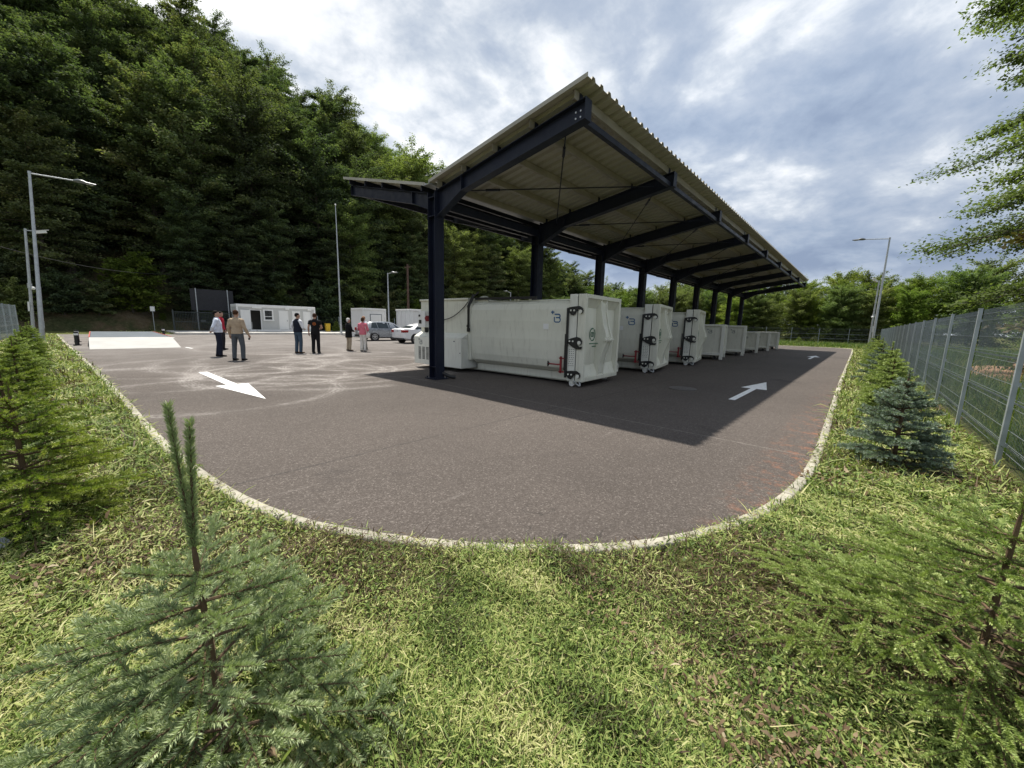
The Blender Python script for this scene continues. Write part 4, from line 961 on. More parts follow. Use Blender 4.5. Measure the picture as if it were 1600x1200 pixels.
# ------------------------------------------------------------------ site cabins
M_CAB = paint('light grey cabin panel', (.48,.48,.46), .5, var=.04, scale=1, dirt=(.3,.3,.28), dirtamt=.2)
M_CABW = paint('white cabin frame', (.72,.72,.70), .45, var=.03, dirt=(.45,.44,.4), dirtamt=.2)
M_GLASS = paint('dark window glass', (.012,.015,.016), .08, var=.3, bstr=0)
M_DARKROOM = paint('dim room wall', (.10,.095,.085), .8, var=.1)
def cabin_block(loc):
    """front on local y=0, x to the right, floor at z=0"""
    t = thing('site_cabin', 'long white site cabin with several doors, the left one standing open', 'cabin', loc)
    L, D_, H = 7.45, 2.4, 2.72
    mb = MB()
    mb.box((.12,.04,.16),(1.15,.09,2.44)); mb.box((2.05,.04,.16),(L-.12,.09,2.44)); mb.box((1.15,.04,2.16),(2.05,.09,2.44))
    mb.box((.04,.12,.16),(.09,D_-.12,2.44)); mb.box((L-.09,.12,.16),(L-.04,D_-.12,2.44)); mb.box((.12,D_-.09,.16),(L-.12,D_-.04,2.44))
    for j in range(30): 
        x_ = .14+j*.24
        if 1.08 < x_ < 2.1: continue
        mb.box((x_,.036,.16),(x_+.018,.04,2.44))
    obj('wall', mb, M_CAB, t)
    mb = MB(); mb.box((0,0,2.44),(L,.12,H)); mb.box((0,D_-.12,2.44),(L,D_,H)); mb.box((0,.12,2.44),(.12,D_-.12,H)); mb.box((L-.12,.12,2.44),(L,D_-.12,H)); mb.box((.12,.12,2.56),(L-.12,D_-.12,2.66))
    obj('roof_frame', mb, M_CABW, t, bevel=.02)
    mb = MB(); mb.box((0,0,0),(L,.12,.16)); mb.box((0,D_-.12,0),(L,D_,.16)); mb.box((.0,.12,.0),(L,D_-.12,.15)); obj('floor_frame', mb, M_CABW, t)
    for x_ in (0, L-.14):
        for y_ in (0, D_-.14): mb = MB(); mb.box((x_,y_-.002,.16),(x_+.14,y_+.14,2.44)); obj('corner_post', mb, M_CABW, t)
    mb = MB(); mb.box((1.0,1.6,.17),(2.9,1.65,2.3)); mb.box((.8,.1,.17),(.85,1.6,2.3)); obj('partition', mb, M_DARKROOM, t)
    mb = MB(); mb.box((1.2,1.0,.17),(1.5,1.4,.95)); obj('desk', mb, M_CAB, t)
    mb = MB(); mb.box((1.09,-.004,.16),(1.16,.10,2.2)); mb.box((2.04,-.004,.16),(2.11,.10,2.2)); mb.box((1.16,-.004,2.14),(2.04,.10,2.2)); obj('door_frame', mb, M_CABW, t)
    mb = MB(); mb.bar((1.09,-.03,1.16),(.25,-.30,1.16),.045,1.96); dr = obj('door', mb, M_CABW, t)
    mb = MB(); mb.bar((.36,-.285,1.15),(.36,-.34,1.15),.1,.03); obj('handle', mb, M_GALV, dr)
    for (xa, xb) in ((3.72, 4.64), (5.02, 5.84), (6.14, 6.92)):
        mb = MB(); mb.box((xa,-.005,.16),(xa+.07,.05,2.2)); mb.box((xb-.07,-.005,.16),(xb,.05,2.2)); mb.box((xa+.07,-.005,2.13),(xb-.07,.05,2.2)); mb.box((xa+.075,.005,.20),(xb-.075,.036,2.125)); d_ = obj('door', mb, M_CABW, t)
        mb = MB(); mb.box((xb-.16,-.05,1.05),(xb-.10,.006,1.20)); obj('handle', mb, M_GALV, d_)
    mb = MB(); xa, xb, za, zb = 2.30, 3.22, 1.12, 2.26
    mb.box((xa,-.01,za),(xa+.13,.05,zb)); mb.box((xb-.13,-.01,za),(xb,.05,zb)); mb.box((xa+.13,-.01,zb-.12),(xb-.13,.05,zb)); mb.box((xa-.04,-.05,za-.03),(xb+.04,.05,za+.10)); mb.box((xa+.13,-.008,1.50),(xb-.13,.045,1.56)); wn = obj('window', mb, M_CABW, t)
    mb = MB(); mb.box((xa+.131,.012,za+.10),(xb-.131,.03,zb-.121)); obj('pane', mb, M_GLASS, wn)
    for xa in (1.3, 4.35, 6.6): mb = MB(); mb.box((xa,-.10,2.32),(xa+(.85 if xa < 2 else .4),-.002,2.56)); obj('lamp', mb, M_WHITE, t)
cabin_block((9.75, 46.35, .19))
def box_cabin(loc, L, D_, H, label):
    t = thing('site_cabin', label, 'cabin', loc)
    mb = MB(); mb.box((.05,.05,.14),(L-.05,D_-.05,H-.16)); obj('wall', mb, M_CABW, t)
    mb = MB(); mb.box((0,0,H-.18),(L,D_,H)); mb.box((0,0,0),(L,D_,.15)); 
    for x_ in (0, L-.12): mb.box((x_,-.0,.15),(x_+.12,.12,H-.18)); mb.box((x_,D_-.12,.15),(x_+.12,D_,H-.18))
    obj('frame', mb, M_CABW, t, bevel=.015)
    mb = MB(); mb.box((.75,.02,.2),(1.8,.048,2.1)); d_ = obj('door', mb, M_CABW, t, bevel=.01)
    mb = MB(); 
    for (a, b) in (((.69,.03,.15),(.75,.049,2.16)),((1.8,.03,.15),(1.86,.049,2.16)),((.75,.03,2.1),(1.8,.049,2.16))): mb.box(a, b)
    obj('door_seal', mb, M_GREYL, d_)
    mb = MB(); mb.box((1.65,.0,1.1),(1.71,.02,1.5)); obj('handle', mb, M_GREYL, d_)
box_cabin((16.6, 33.7, .0), 2.3, 2.4, 2.66, 'small white box cabin with one door behind the grey hatchback')
sk = thing('ribbed_skip', 'white ribbed steel skip behind the white saloon car', 'skip', (18.5, 28.9, 0))
mb = MB(); mb.box((0,0,.2),(.05,2.3,2.45)); mb.box((6,0,.2),(6.05,2.3,2.45)); mb.box((.05,0,.2),(6,.05,2.45)); mb.box((.05,2.25,.2),(6,2.3,2.45)); mb.box((.05,.05,.2),(6,2.25,.26)); obj('tub', mb, M_CABW, sk)
mb = MB(); mb.box((-.05,-.08,2.45),(6.1,.06,2.6)); mb.box((-.05,2.24,2.45),(6.1,2.38,2.6)); mb.box((-.05,.06,2.45),(.06,2.24,2.6)); obj('rim', mb, M_CABW, sk, bevel=.02)
for j in range(9): mb = MB(); mb.box((.1+j*.68,-.08,.2),(.2+j*.68,-.001,2.45)); obj('rib', mb, M_CABW, sk)
for j in range(4): mb = MB(); mb.box((-.08,.1+j*.66,.2),(-.001,.2+j*.66,2.45)); obj('rib', mb, M_CABW, sk)
mb = MB(); mb.box((.3,.4,0),(5.8,.6,.2)); mb.box((.3,1.7,0),(5.8,1.9,.2)); obj('skid', mb, M_GREYL, sk)
yb = thing('grit_bin', 'yellow plastic bin standing on the apron right of the white cabin', 'bin', (18.3, 46.2, .13))
mb = MB(); mb.prism([(0,0),(.42,0),(.46,.9),(-.04,.9)], 1, 0, .4); obj('body', mb, paint('yellow plastic', (.62,.40,.02), .5, var=.08), yb, bevel=.02)
mb = MB(); mb.box((-.06,-.02,.905),(.48,.42,.98)); obj('lid', mb, paint('yellow plastic lid', (.66,.44,.03), .5, var=.08), yb, bevel=.02)
# sawn logs lying beyond the fence, a light stone at the left
M_LOG = paint('stripped log', (.36,.22,.14), .8, var=.25, scale=4, bscale=40, bstr=.4)
M_LOG2 = paint('pale cut log', (.48,.38,.27), .8, var=.2, scale=4, bscale=40, bstr=.4)
lp = [((19.5,-4.3,.30),(26.0,-4.9,.30),.20),((19.8,-4.75,.28),(26.3,-5.4,.30),.22),((19.6,-5.2,.26),(26.4,-5.9,.28),.2),((20,-4.55,.62),(26.1,-5.15,.64),.18),((19.7,-5.0,.60),(26.2,-5.6,.62),.18)]
lab = ['stripped log on the ground nearest the mesh fence','second stripped log on the ground in the pile','rear stripped log of the bottom layer','pale log on top of the pile nearest the fence','pale log on top at the back of the pile']
for i, (a, b, r) in enumerate(lp):
    mb = MB(); mb.tube([a, Vector(a).lerp(Vector(b), .5)+Vector((0,.03,.02)), b], [r, r*.95, r*.85], 12)
    tag(obj('log', mb, M_LOG2 if i > 2 else M_LOG, smooth=True), lab[i]+' beyond the fence', 'log', 'logs beyond the fence')
mb = MB(); mb.loft([((-.72,3.86,-.05),.22,.15),((-.72,3.86,.05),.23,.16),((-.72,3.87,.10),.19,.12),((-.73,3.87,.115),.12,.07)], 9)
tag(obj('stone', mb, paint('pale stone', (.42,.45,.48), .85, var=.2, scale=8, bscale=40, bstr=.5)), 'pale grey stone in the grass by the bushy lime-tipped spruce', 'stone')
# ------------------------------------------------------------------ cars (local x forward, y to the left, origin under the middle)
M_TYRE = paint('tyre rubber', (.016,.016,.017), .8, var=.2)
M_RIM = paint('alloy rim', (.42,.43,.44), .3, .6, var=.08)
M_CGLASS = paint('car glass', (.02,.028,.03), .05, var=.2, bstr=0)
M_TAIL = paint('red tail lamp', (.28,.012,.014), .2, var=.1, bstr=0)
M_TRIM = paint('black trim', (.012,.012,.013), .5, var=.15)
M_PLATE = paint('number plate', (.70,.70,.68), .4, var=.03)
def car(name, label, loc, rz, st, wheels, Wd, body_mat, tail, kind):
    """st: stations (x, z_bottom, z_belt, z_top, w_low, w_belt, w_top); z_top == z_belt where there is no cabin"""
    t = thing(name, label, 'car', loc, rz)
    mb = MB(); vs_ = []; fs = []; k_ = 15
    for (x, zb, zm, zt_, wl, wm, wt) in st:
        h = zm-zb
        half = [(0, zb), (wl*.85, zb), (wl, zb+.10), (wl*1.0, zb+h*.38), ((wl+wm)/2+.012, zb+h*.68), (wm, zm), (wt, zt_-(.045 if zt_ > zm+.02 else .012)), (wt*.80, zt_)]
        sec = [(-a, b) for a, b in half[:0:-1]]+half       # 15 points, open at the top
        for (a, b) in sec: vs_.append((x, a, b))
    m = len(st)
    for i in range(m-1):
        for j in range(k_): fs.append((i*k_+j, i*k_+(j+1) % k_, (i+1)*k_+(j+1) % k_, (i+1)*k_+j))
    fs.append(tuple(range(k_))); fs.append(tuple((m-1)*k_+j for j in range(k_-1, -1, -1)))
    mb.add(vs_, fs); body = obj('body', mb, body_mat, t, smooth=True)
    def at(x):
        for a, b in zip(st[:-1], st[1:]):
            if a[0] <= x <= b[0]:
                f = (x-a[0])/(b[0]-a[0]); return [a[i]+(b[i]-a[i])*f for i in range(7)]
        return st[-1]
    # wheels in dark arches
    for (x, side) in ((wheels[0],1),(wheels[0],-1),(wheels[1],1),(wheels[1],-1)):
        y = side*(Wd/2-.10)
        mb = MB(); mb.cyl((x, y+side*.085, .325), .385, .03, 1, 24); obj('wheel_arch', mb, M_TRIM, t)
        mb = MB(); n = 22; vs2 = []
        for (yy, r) in ((-.10,.20),(-.10,.30),(-.07,.32),(.07,.32),(.10,.30),(.10,.22)):
            for j in range(n): vs2.append((x+r*math.cos(2*math.pi*j/n), y+side*.02+yy, .32+r*math.sin(2*math.pi*j/n)))
        f2 = [(i*n+j, i*n+(j+1) % n, (i+1)*n+(j+1) % n, (i+1)*n+j) for i in range(5) for j in range(n)]
        mb.add(vs2, f2); wh = obj('wheel', mb, M_TYRE, t, smooth=True)
        mb = MB(); yo = y+side*.11
        for j in range(5):
            a = 2*math.pi*j/5+.3; mb.bar((x, yo, .32), (x+.205*math.cos(a), yo, .32+.205*math.sin(a)), .075, .03, (0,1,0))
        for j in range(20):
            a, b = 2*math.pi*j/20, 2*math.pi*(j+1)/20; mb.bar((x+.21*math.cos(a), yo, .32+.21*math.sin(a)), (x+.21*math.cos(b), yo, .32+.21*math.sin(b)), .03, .03, (0,1,0))
        mb.cyl((x, yo, .32), .05, .04, 1, 10); obj('rim', mb, M_RIM, wh)
    # side windows, quads laid just proud of the cabin sides
    for side in (1, -1):
        for (xa, xb, xc, xd) in kind['side']:          # lower rear, lower front, upper front, upper rear
            mb = MB(); vs3 = []
            for (x, lo) in ((xa,1),(xb,1),(xc,0),(xd,0)):
                s = at(x); zt_ = s[3]-.075; zb_ = s[2]+.025
                f = 0 if lo else 1
                y = s[5]+(s[6]-s[5])*((zb_ if lo else zt_)-s[2])/max(.05, s[3]-.045-s[2])
                vs3.append((x, side*(y+.008), zb_ if lo else zt_))
            mb.add(vs3+[(v[0], v[1]-side*.02, v[2]) for v in vs3], [(0,1,2,3),(7,6,5,4),(0,4,5,1),(1,5,6,2),(2,6,7,3),(3,7,4,0)]); obj('side_window', mb, M_CGLASS, t)
    for (xl, xu, nm) in kind['screens']:
        sl_, su = at(xl), at(xu); mb = MB(); dx = .012 if xl > xu else -.012
        a, b = (xl, sl_[3]), (xu, su[3])
        f1, f2_ = .10, .92
        def P(f, wsc): 
            x = a[0]+(b[0]-a[0])*f; z = a[1]+(b[1]-a[1])*f; s = at(x); return (x+dx*.6, wsc*(s[6]*.80), z+.012)
        q = [P(f1,-1), P(f1,1), P(f2_,1), P(f2_,-1)]
        mb.add(q+[(v[0]-dx, v[1], v[2]-.02) for v in q], [(0,1,2,3),(7,6,5,4),(0,4,5,1),(1,5,6,2),(2,6,7,3),(3,7,4,0)]); obj(nm, mb, M_CGLASS, t)
    x0 = st[0][0]
    tail(t, x0, Wd)
    for side in (1, -1):
        mb = MB(); s = at(kind['mirror']); mb.ball((kind['mirror'], side*(s[5]+.10), s[2]+.07), .06, .10, .065, 10, 6); obj('wing_mirror', mb, body_mat, t, smooth=True)
        for xh in kind['handles']:
            s = at(xh); mb = MB(); mb.box((xh-.09, side*(s[5]+.004), s[2]-.10), (xh+.09, side*(s[5]+.03), s[2]-.075)); obj('door_handle', mb, body_mat, t)
        for xh in kind['seams']:
            s = at(xh); mb = MB(); mb.bar((xh, side*(s[4]+.008), s[1]+.14), (xh-.02, side*(s[5]+.006), s[2]-.01), .012, .012); obj('door_seam', mb, M_TRIM, t)
    return t
M_CARG = paint('mid grey car paint', (.24,.255,.275), .25, .3, var=.03, bstr=0)
M_CARW = paint('white car paint', (.74,.75,.76), .2, .0, var=.02, bstr=0)
def hatch_tail(t, x0, Wd):
    for s in (1, -1):
        mb = MB(); mb.box((x0-.02, s*.52, .78), (x0+.10, s*.80, 1.0)); mb.box((x0+.02, s*.76, .78), (x0+.30, s*.862, .98)); obj('tail_lamp', mb, M_TAIL, t, bevel=.02)
    mb = MB(); mb.box((x0-.022,-.26,.62),(x0-.005,.26,.73)); obj('number_plate', mb, M_PLATE, t)
    mb = MB(); mb.box((x0-.05,-.80,.30),(x0+.1,.80,.46)); obj('bumper', mb, M_TRIM, t, bevel=.02)
hatch = [(-2.05,.40,.92,.95,.70,.74,.66),(-2.0,.30,.95,1.0,.80,.82,.66),(-1.85,.26,.97,1.18,.86,.85,.62),(-1.62,.22,.965,1.41,.875,.865,.58),(-1.2,.20,.955,1.475,.88,.87,.585),(-.4,.20,.94,1.50,.88,.875,.59),(.2,.20,.93,1.475,.88,.875,.58),(.62,.20,.925,1.36,.88,.87,.57),(1.15,.20,.92,1.02,.88,.865,.60),(1.30,.20,.915,.945,.88,.86,.66),(1.75,.24,.86,.885,.86,.83,.66),(2.05,.28,.76,.78,.80,.76,.6),(2.15,.36,.62,.64,.68,.64,.5)]
car('hatchback_car', 'mid grey hatchback parked between the walking couple and the white saloon', (15.75, 28.45, 0), 0, hatch, (-1.28, 1.32), 1.76, M_CARG, hatch_tail,
    dict(side=[(-1.55,-1.0,-1.02,-1.36),(-.95,-.08,-.12,-.98),(0.0,.98,.42,-.05)], screens=[(-1.93,-1.60,'rear_window'),(1.20,.40,'windscreen')], mirror=.85, handles=(-.75,.25), seams=(-.95,-.04,1.0)))
def saloon_tail(t, x0, Wd):
    for s in (1, -1):
        mb = MB(); mb.box((x0-.02, s*.48, .76), (x0+.10, s*.80, .94)); mb.box((x0+.02, s*.77, .78), (x0+.34, s*.885, .93)); obj('tail_lamp', mb, M_TAIL, t, bevel=.02)
    mb = MB(); mb.box((x0-.022,-.26,.50),(x0-.004,.26,.61)); obj('number_plate', mb, M_PLATE, t)
    mb = MB(); mb.box((x0-.04,-.78,.26),(x0+.1,.78,.38)); obj('bumper', mb, M_TRIM, t, bevel=.02)
    mb = MB(); mb.cyl((x0-.012,0,.86),.05,.02,0,12); obj('badge', mb, M_RIM, t)
saloon = [(-2.2,.38,.94,.97,.72,.72,.62),(-2.12,.28,1.0,1.035,.84,.80,.70),(-1.85,.24,1.0,1.04,.89,.85,.72),(-1.55,.22,.985,1.06,.895,.875,.64),(-1.0,.20,.965,1.30,.90,.885,.60),(-.55,.20,.95,1.42,.90,.885,.59),(0,.20,.94,1.455,.90,.885,.59),(.5,.20,.93,1.40,.90,.88,.58),(.8,.20,.925,1.27,.90,.875,.58),(1.35,.20,.92,.96,.90,.87,.66),(1.9,.24,.86,.885,.88,.83,.66),(2.15,.28,.76,.78,.80,.76,.6),(2.25,.36,.62,.64,.68,.64,.5)]
car('saloon_car', 'white saloon car parked just left of the nearest press container', (16.6, 24.2, 0), 0, saloon, (-1.32, 1.36), 1.80, M_CARW, saloon_tail,
    dict(side=[(-1.35,-.62,-.64,-.95),(-.55,.12,.10,-.58),(.18,1.1,.62,.15)], screens=[(-1.62,-.62,'rear_window'),(1.32,.55,'windscreen')], mirror=1.0, handles=(-.6,.35), seams=(-.58,.14,1.12)))
# ------------------------------------------------------------------ people (local +y is the way they face)
M_SKIN = paint('skin', (.42,.25,.18), .55, var=.08, scale=5, bstr=0)
def cloth(name, col, var=.15): return paint(name, col, .85, var=var, scale=9, bscale=90, bstr=.2, spec=.15)
ARM = {'down': ((.265,-.03,1.14),(.285,.05,.89)), 'behind': ((.30,-.13,1.13),(.07,-.20,.99)), 'front': ((.28,.03,1.13),(.09,.24,1.06)), 'phone': ((.275,-.02,1.14),(.31,.12,.90)), 'pocket': ((.29,-.08,1.13),(.20,.05,.95))}
def bodyloft(mb, pts, n=10):
    """tapering limb through points (p, r)"""
    mb.tube([p for p, _ in pts], [r for _, r in pts], n)
def person(label, loc, rz, H, top, trousers, shoes, hair, arms=('down','down'), coat=0, vest=None, head=(0,0), hairlen=0, build=1.0, stance=.11, extra=None, stride=0):
    t = thing('person', label, 'person', loc, rz, None); k_ = H/1.75; t.scale = (k_,)*3
    b = build
    legs = {}
    for s in (1, -1):
        st_ = stride*s
        legs[s] = [((s*.09, 0, .93), .085), ((s*(stance*.95), .02+st_*.5, .50), .056), ((s*stance, -.02+st_, .10), .040)]
    # one continuous body
    mb = MB()
    mb.loft([((0,0,.84),.13*b,.10),((0,0,.93),.165*b,.115),((0,.005,1.06),.145*b,.105*b),((0,.0,1.25),.165*b,.11*b),((0,-.005,1.38),.18*b,.10),((0,-.01,1.455),.12,.075),((0,0,1.50),.058,.058),((0,.01,1.56),.054,.056)], 14)
    hx = Vector((math.sin(head[0])*.02, .02, 0)); ca, sa = math.cos(head[0]), math.sin(head[0])
    ax, ay = (ca, -sa, 0), (sa, ca, 0)
    prof_ = [(1.525,.040,.045,.03),(1.55,.058,.072,.02),(1.59,.068,.086,.012),(1.635,.075,.094,.004),(1.675,.076,.095,0),(1.715,.068,.085,-.005),(1.742,.045,.055,-.008),(1.752,.012,.014,-.008)]
    tilt = head[1]
    mb.loft([(Vector((0,.012,z)) + Vector(ay)*(o_+tilt*(z-1.52)), rx, ry, ax, ay) for z, rx, ry, o_ in prof_], 14)
    c0 = Vector((0,.012,0)); ayv, axv = Vector(ay), Vector(ax)
    mb.ball(c0+ayv*(.100+tilt*.11)+Vector((0,0,1.632)), .013,.018,.024, 8, 5)        # nose
    mb.ball(c0+ayv*(.082+tilt*.06)+Vector((0,0,1.592)), .024,.014,.010, 8, 5)        # lips
    for s in (1, -1):
        mb.ball(c0+axv*s*.078+ayv*(tilt*.1)+Vector((0,0,1.63)), .012,.022,.032, 8, 5)   # ears
        bodyloft(mb, [((s*.155,-.01,1.415),.06), ((s*.195,-.01,1.39),.058)]+[])
        e, w_ = ARM[arms[0 if s > 0 else 1]]; e = Vector((e[0]*s, e[1], e[2])); w_ = Vector((w_[0]*s, w_[1], w_[2]))
        sh_ = Vector((s*.195,-.01,1.39))
        bodyloft(mb, [(sh_,.056), (sh_.lerp(e,.5),.048), (e,.040), (e.lerp(w_,.35),.040), (w_,.026)])
        d = (w_-e).normalized(); sd = Vector((0,1,0)) if abs(d.y) < .8 else Vector((1,0,0)); sd = (sd-d*sd.dot(d)).normalized()
        pm = w_+d*.05; mb.tube([w_, pm, w_+d*.095], [.026,.036,.034], 8)
        for j in range(4):                                                            # fingers, unequal, slightly curled
            r0_ = w_+d*.088+sd*(.026-.0175*j); L = (.062,.074,.070,.054)[j]
            cu = Vector((-s,0,0)); mb.tube([r0_, r0_+d*L*.55+cu*.006, r0_+d*L*.9+cu*.024], [.0095,.0088,.0075], 6)
        mb.tube([w_+d*.03+sd*.022, w_+d*.06+sd*.048, w_+d*.088+sd*.052], [.012,.0105,.0085], 6)   # thumb
        lg = legs[s]; bodyloft(mb, [lg[0], (Vector(lg[0][0]).lerp(Vector(lg[1][0]),.5),.072), lg[1], (Vector(lg[1][0]).lerp(Vector(lg[2][0]),.35),.056), lg[2], (Vector(lg[2][0])+Vector((0,0,-.06)),.036)])
        a_ = Vector(lg[2][0]); mb.loft([(a_+Vector((0,-.05,-.06)),.03,.03,(1,0,0),(0,0,1)), (a_+Vector((0,.05,-.065)),.036,.026,(1,0,0),(0,0,1)), (a_+Vector((0,.14,-.075)),.034,.018,(1,0,0),(0,0,1))], 8)
    body = obj('body', mb, M_SKIN, t, smooth=True)
    rm = body.modifiers.new('skin over', 'REMESH'); rm.mode = 'VOXEL'; rm.voxel_size = .0085; rm.use_smooth_shade = True
    # eyes
    mb = MB()
    for s in (1, -1): mb.ball(c0+axv*s*.030+ayv*(.088+tilt*.13)+Vector((0,0,1.655)), .012,.008,.008, 8, 5)
    obj('eyes', mb, M_TRIM, t)
    # trousers
    mb = MB(); mb.loft([((0,0,.80),.10,.09),((0,0,.86),.175*b,.130),((0,.0,.95),.180*b,.128*b),((0,.005,1.03),.165*b,.12*b)], 14)
    for s in (1, -1):
        lg = legs[s]; p0, p1, p2 = (Vector(q[0]) for q in lg)
        bodyloft(mb, [(p0+Vector((0,0,.02)),.105), (p0.lerp(p1,.5),.092), (p1,.076), (p1.lerp(p2,.4),.074), (p2+Vector((0,0,-.015)),.066), (p2+Vector((0,.0,-.05)),.068)], 12)
    tr = obj('trousers', mb, trousers, t, smooth=True); rm = tr.modifiers.new('r', 'REMESH'); rm.mode = 'VOXEL'; rm.voxel_size = .016; rm.use_smooth_shade = True
    # top garment, sleeves down to the wrist unless short
    short = extra == 'tshirt'
    hem = .93-coat
    mb = MB(); fl = 1.0+coat*.35
    mb.loft([((0,0,hem),.186*b*fl,.140*b*fl),((0,.0,1.03),.178*b*(1+coat*.2),.132*b*(1+coat*.2)),((0,.005,1.12),.168*b,.125*b),((0,.0,1.27),.188*b,.130*b),((0,-.008,1.39),.200*b,.118),((0,-.012,1.46),.135,.090),((0,-.006,1.505),.070,.070)], 16)
    sl = MB()
    for s in (1, -1):
        e, w_ = ARM[arms[0 if s > 0 else 1]]; e = Vector((e[0]*s, e[1], e[2])); w_ = Vector((w_[0]*s, w_[1], w_[2])); sh_ = Vector((s*.190,-.01,1.395))
        arm_ = [(Vector((s*.13,-.01,1.42)),.072), (sh_,.078), (sh_.lerp(e,.5),.068)]
        if not short: arm_ += [(e,.058), (e.lerp(w_,.4),.056), (w_-(w_-e).normalized()*.015,.046)]
        bodyloft(sl if vest else mb, arm_, 12)
    nm = {'t':'t_shirt'}.get(None) if False else ('t_shirt' if short else ('coat' if coat > .1 else ('vest' if vest else 'shirt')))
    g_ = obj(nm, mb, vest if vest else top, t, smooth=True); rm = g_.modifiers.new('r', 'REMESH'); rm.mode = 'VOXEL'; rm.voxel_size = .014; rm.use_smooth_shade = True
    if vest:
        sv = obj('shirt_sleeves', sl, top, t, smooth=True)
    # shoes
    for s in (1, -1):
        a_ = Vector(legs[s][2][0]); mb = MB()
        mb.loft([(a_+Vector((0,-.075,-.062)),.028,.036,(1,0,0),(0,0,1)), (a_+Vector((0,-.05,-.052)),.042,.046,(1,0,0),(0,0,1)), (a_+Vector((0,.03,-.058)),.047,.040,(1,0,0),(0,0,1)), (a_+Vector((0,.12,-.068)),.050,.030,(1,0,0),(0,0,1)), (a_+Vector((0,.185,-.075)),.036,.022,(1,0,0),(0,0,1))], 10)
        obj('shoe', mb, shoes, t, smooth=True)
    # hair: a cap over the skull, longer where asked
    mb = MB(); hp = [(1.60-hairlen,.066+hairlen*.15,.06+hairlen*.1,-.038),(1.635,.080,.082,-.024),(1.675,.0825,.094,-.012),(1.715,.076,.092,-.008),(1.748,.054,.066,-.010),(1.766,.015,.018,-.010)]
    mb.loft([(Vector((0,.012,z)) + ayv*(o_+tilt*(z-1.52)), rx, ry, ax, ay) for z, rx, ry, o_ in hp], 14)
    obj('hair', mb, hair, t, smooth=True)
    return t
K_BLACK, K_BROWN, K_GREYH, K_WHITEH = cloth('black hair', (.010,.008,.007)), cloth('brown hair', (.055,.026,.014)), cloth('greying hair', (.10,.09,.08)), cloth('white hair', (.62,.60,.56))
SHOE = cloth('black shoe', (.012,.011,.011)); SHOEB = cloth('brown shoe', (.07,.045,.03)); SHOEG = cloth('grey shoe', (.2,.19,.18))
AW = HEAD-R_(90)           # facing straight away from the lens
person('man in a pale blue-white shirt and navy trousers, hands clasped behind his back', (3.22,18.45,0), AW-R_(55), 1.75, cloth('pale shirt', (.66,.70,.80)), cloth('navy trousers', (.018,.022,.038)), SHOE, K_BLACK, ('behind','behind'), head=(.3,-.12), build=1.12, stance=.13, stride=.05)
person('person in a red top half hidden behind the man in the pale shirt', (4.03,22.3,0), AW-R_(70), 1.78, cloth('red top', (.42,.025,.045)), cloth('dark trousers', (.02,.02,.026)), SHOE, K_BLACK, ('pocket','down'), head=(.1,0))
pb = person('man in a beige jumper and grey jeans, a phone in his hand', (3.42,16.45,0), AW+R_(4), 1.77, cloth('beige jumper', (.40,.31,.22)), cloth('grey jeans', (.085,.095,.105)), SHOE, K_BROWN, ('phone','down'), build=1.05, stance=.15)
mb = MB(); mb.box((.298,.10,.72),(.322,.165,.80)); obj('phone', mb, M_TRIM, pb)
person('man in a dark vest over a white shirt and blue jeans', (6.12,18.6,0), AW-R_(22), 1.77, cloth('white sleeves', (.70,.71,.74)), cloth('blue jeans', (.055,.085,.12)), SHOEB, K_BLACK, ('front','pocket'), vest=cloth('navy vest', (.014,.017,.028)), head=(.5,0), build=1.14, stance=.13)
pd = person('man all in black, an orange print on the back of his t-shirt', (6.74,18.3,0), AW+R_(8), 1.78, cloth('black t-shirt', (.012,.012,.013)), cloth('black trousers', (.012,.012,.014)), cloth('black trainer', (.03,.03,.03)), K_BROWN, ('front','down'), extra='tshirt', head=(-.2,0), stance=.10, stride=.04)
mb = MB()
for j in range(14):
    a, b = 2*math.pi*j/14, 2*math.pi*(j+1)/14
    mb.bar((.02+.06*math.cos(a),-.137,1.30+.06*math.sin(a)), (.02+.06*math.cos(b),-.137,1.30+.06*math.sin(b)), .022, .012, (0,1,0))
mb.box((-.01,-.142,1.28),(.05,-.130,1.32)); obj('print', mb, cloth('orange print', (.42,.13,.04)), pd)
person('white-haired person in a long black coat and beige trousers', (8.6,19.05,0), AW-R_(40), 1.62, cloth('black coat', (.010,.010,.011)), cloth('beige trousers', (.40,.33,.24)), SHOEB, K_WHITEH, ('front','front'), coat=.22, hairlen=.03, head=(.2,0), build=1.12, stance=.12)
pf = person('woman in a pink jacket and white trousers with a white bag at her side', (9.0,18.35,0), AW-R_(12), 1.66, cloth('pink jacket', (.62,.17,.22)), cloth('white trousers', (.68,.66,.62)), SHOEG, K_BROWN, ('front','front'), coat=.06, hairlen=.04, head=(-.3,0), build=1.06, stance=.10)
mb = MB(); mb.loft([((.27,.02,.70),.03,.10),((.285,.02,.76),.05,.15),((.285,.02,.90),.05,.14),((.275,.02,.97),.03,.11)], 12); mb.tube([(.275,.10,.95),(.20,.08,1.25),(.15,0,1.50),(.20,-.08,1.25),(.275,-.06,.95)], .010, 6); obj('handbag', mb, cloth('white bag', (.72,.71,.68)), pf, smooth=True)
person('grey-haired person in dark trousers standing behind the woman in pink', (9.75,19.75,0), AW+R_(150), 1.74, cloth('pale blouse', (.60,.62,.66)), cloth('charcoal trousers', (.02,.02,.024)), SHOEB, cloth('fair hair', (.35,.20,.12)), ('front','down'), head=(.2,0), hairlen=.02)
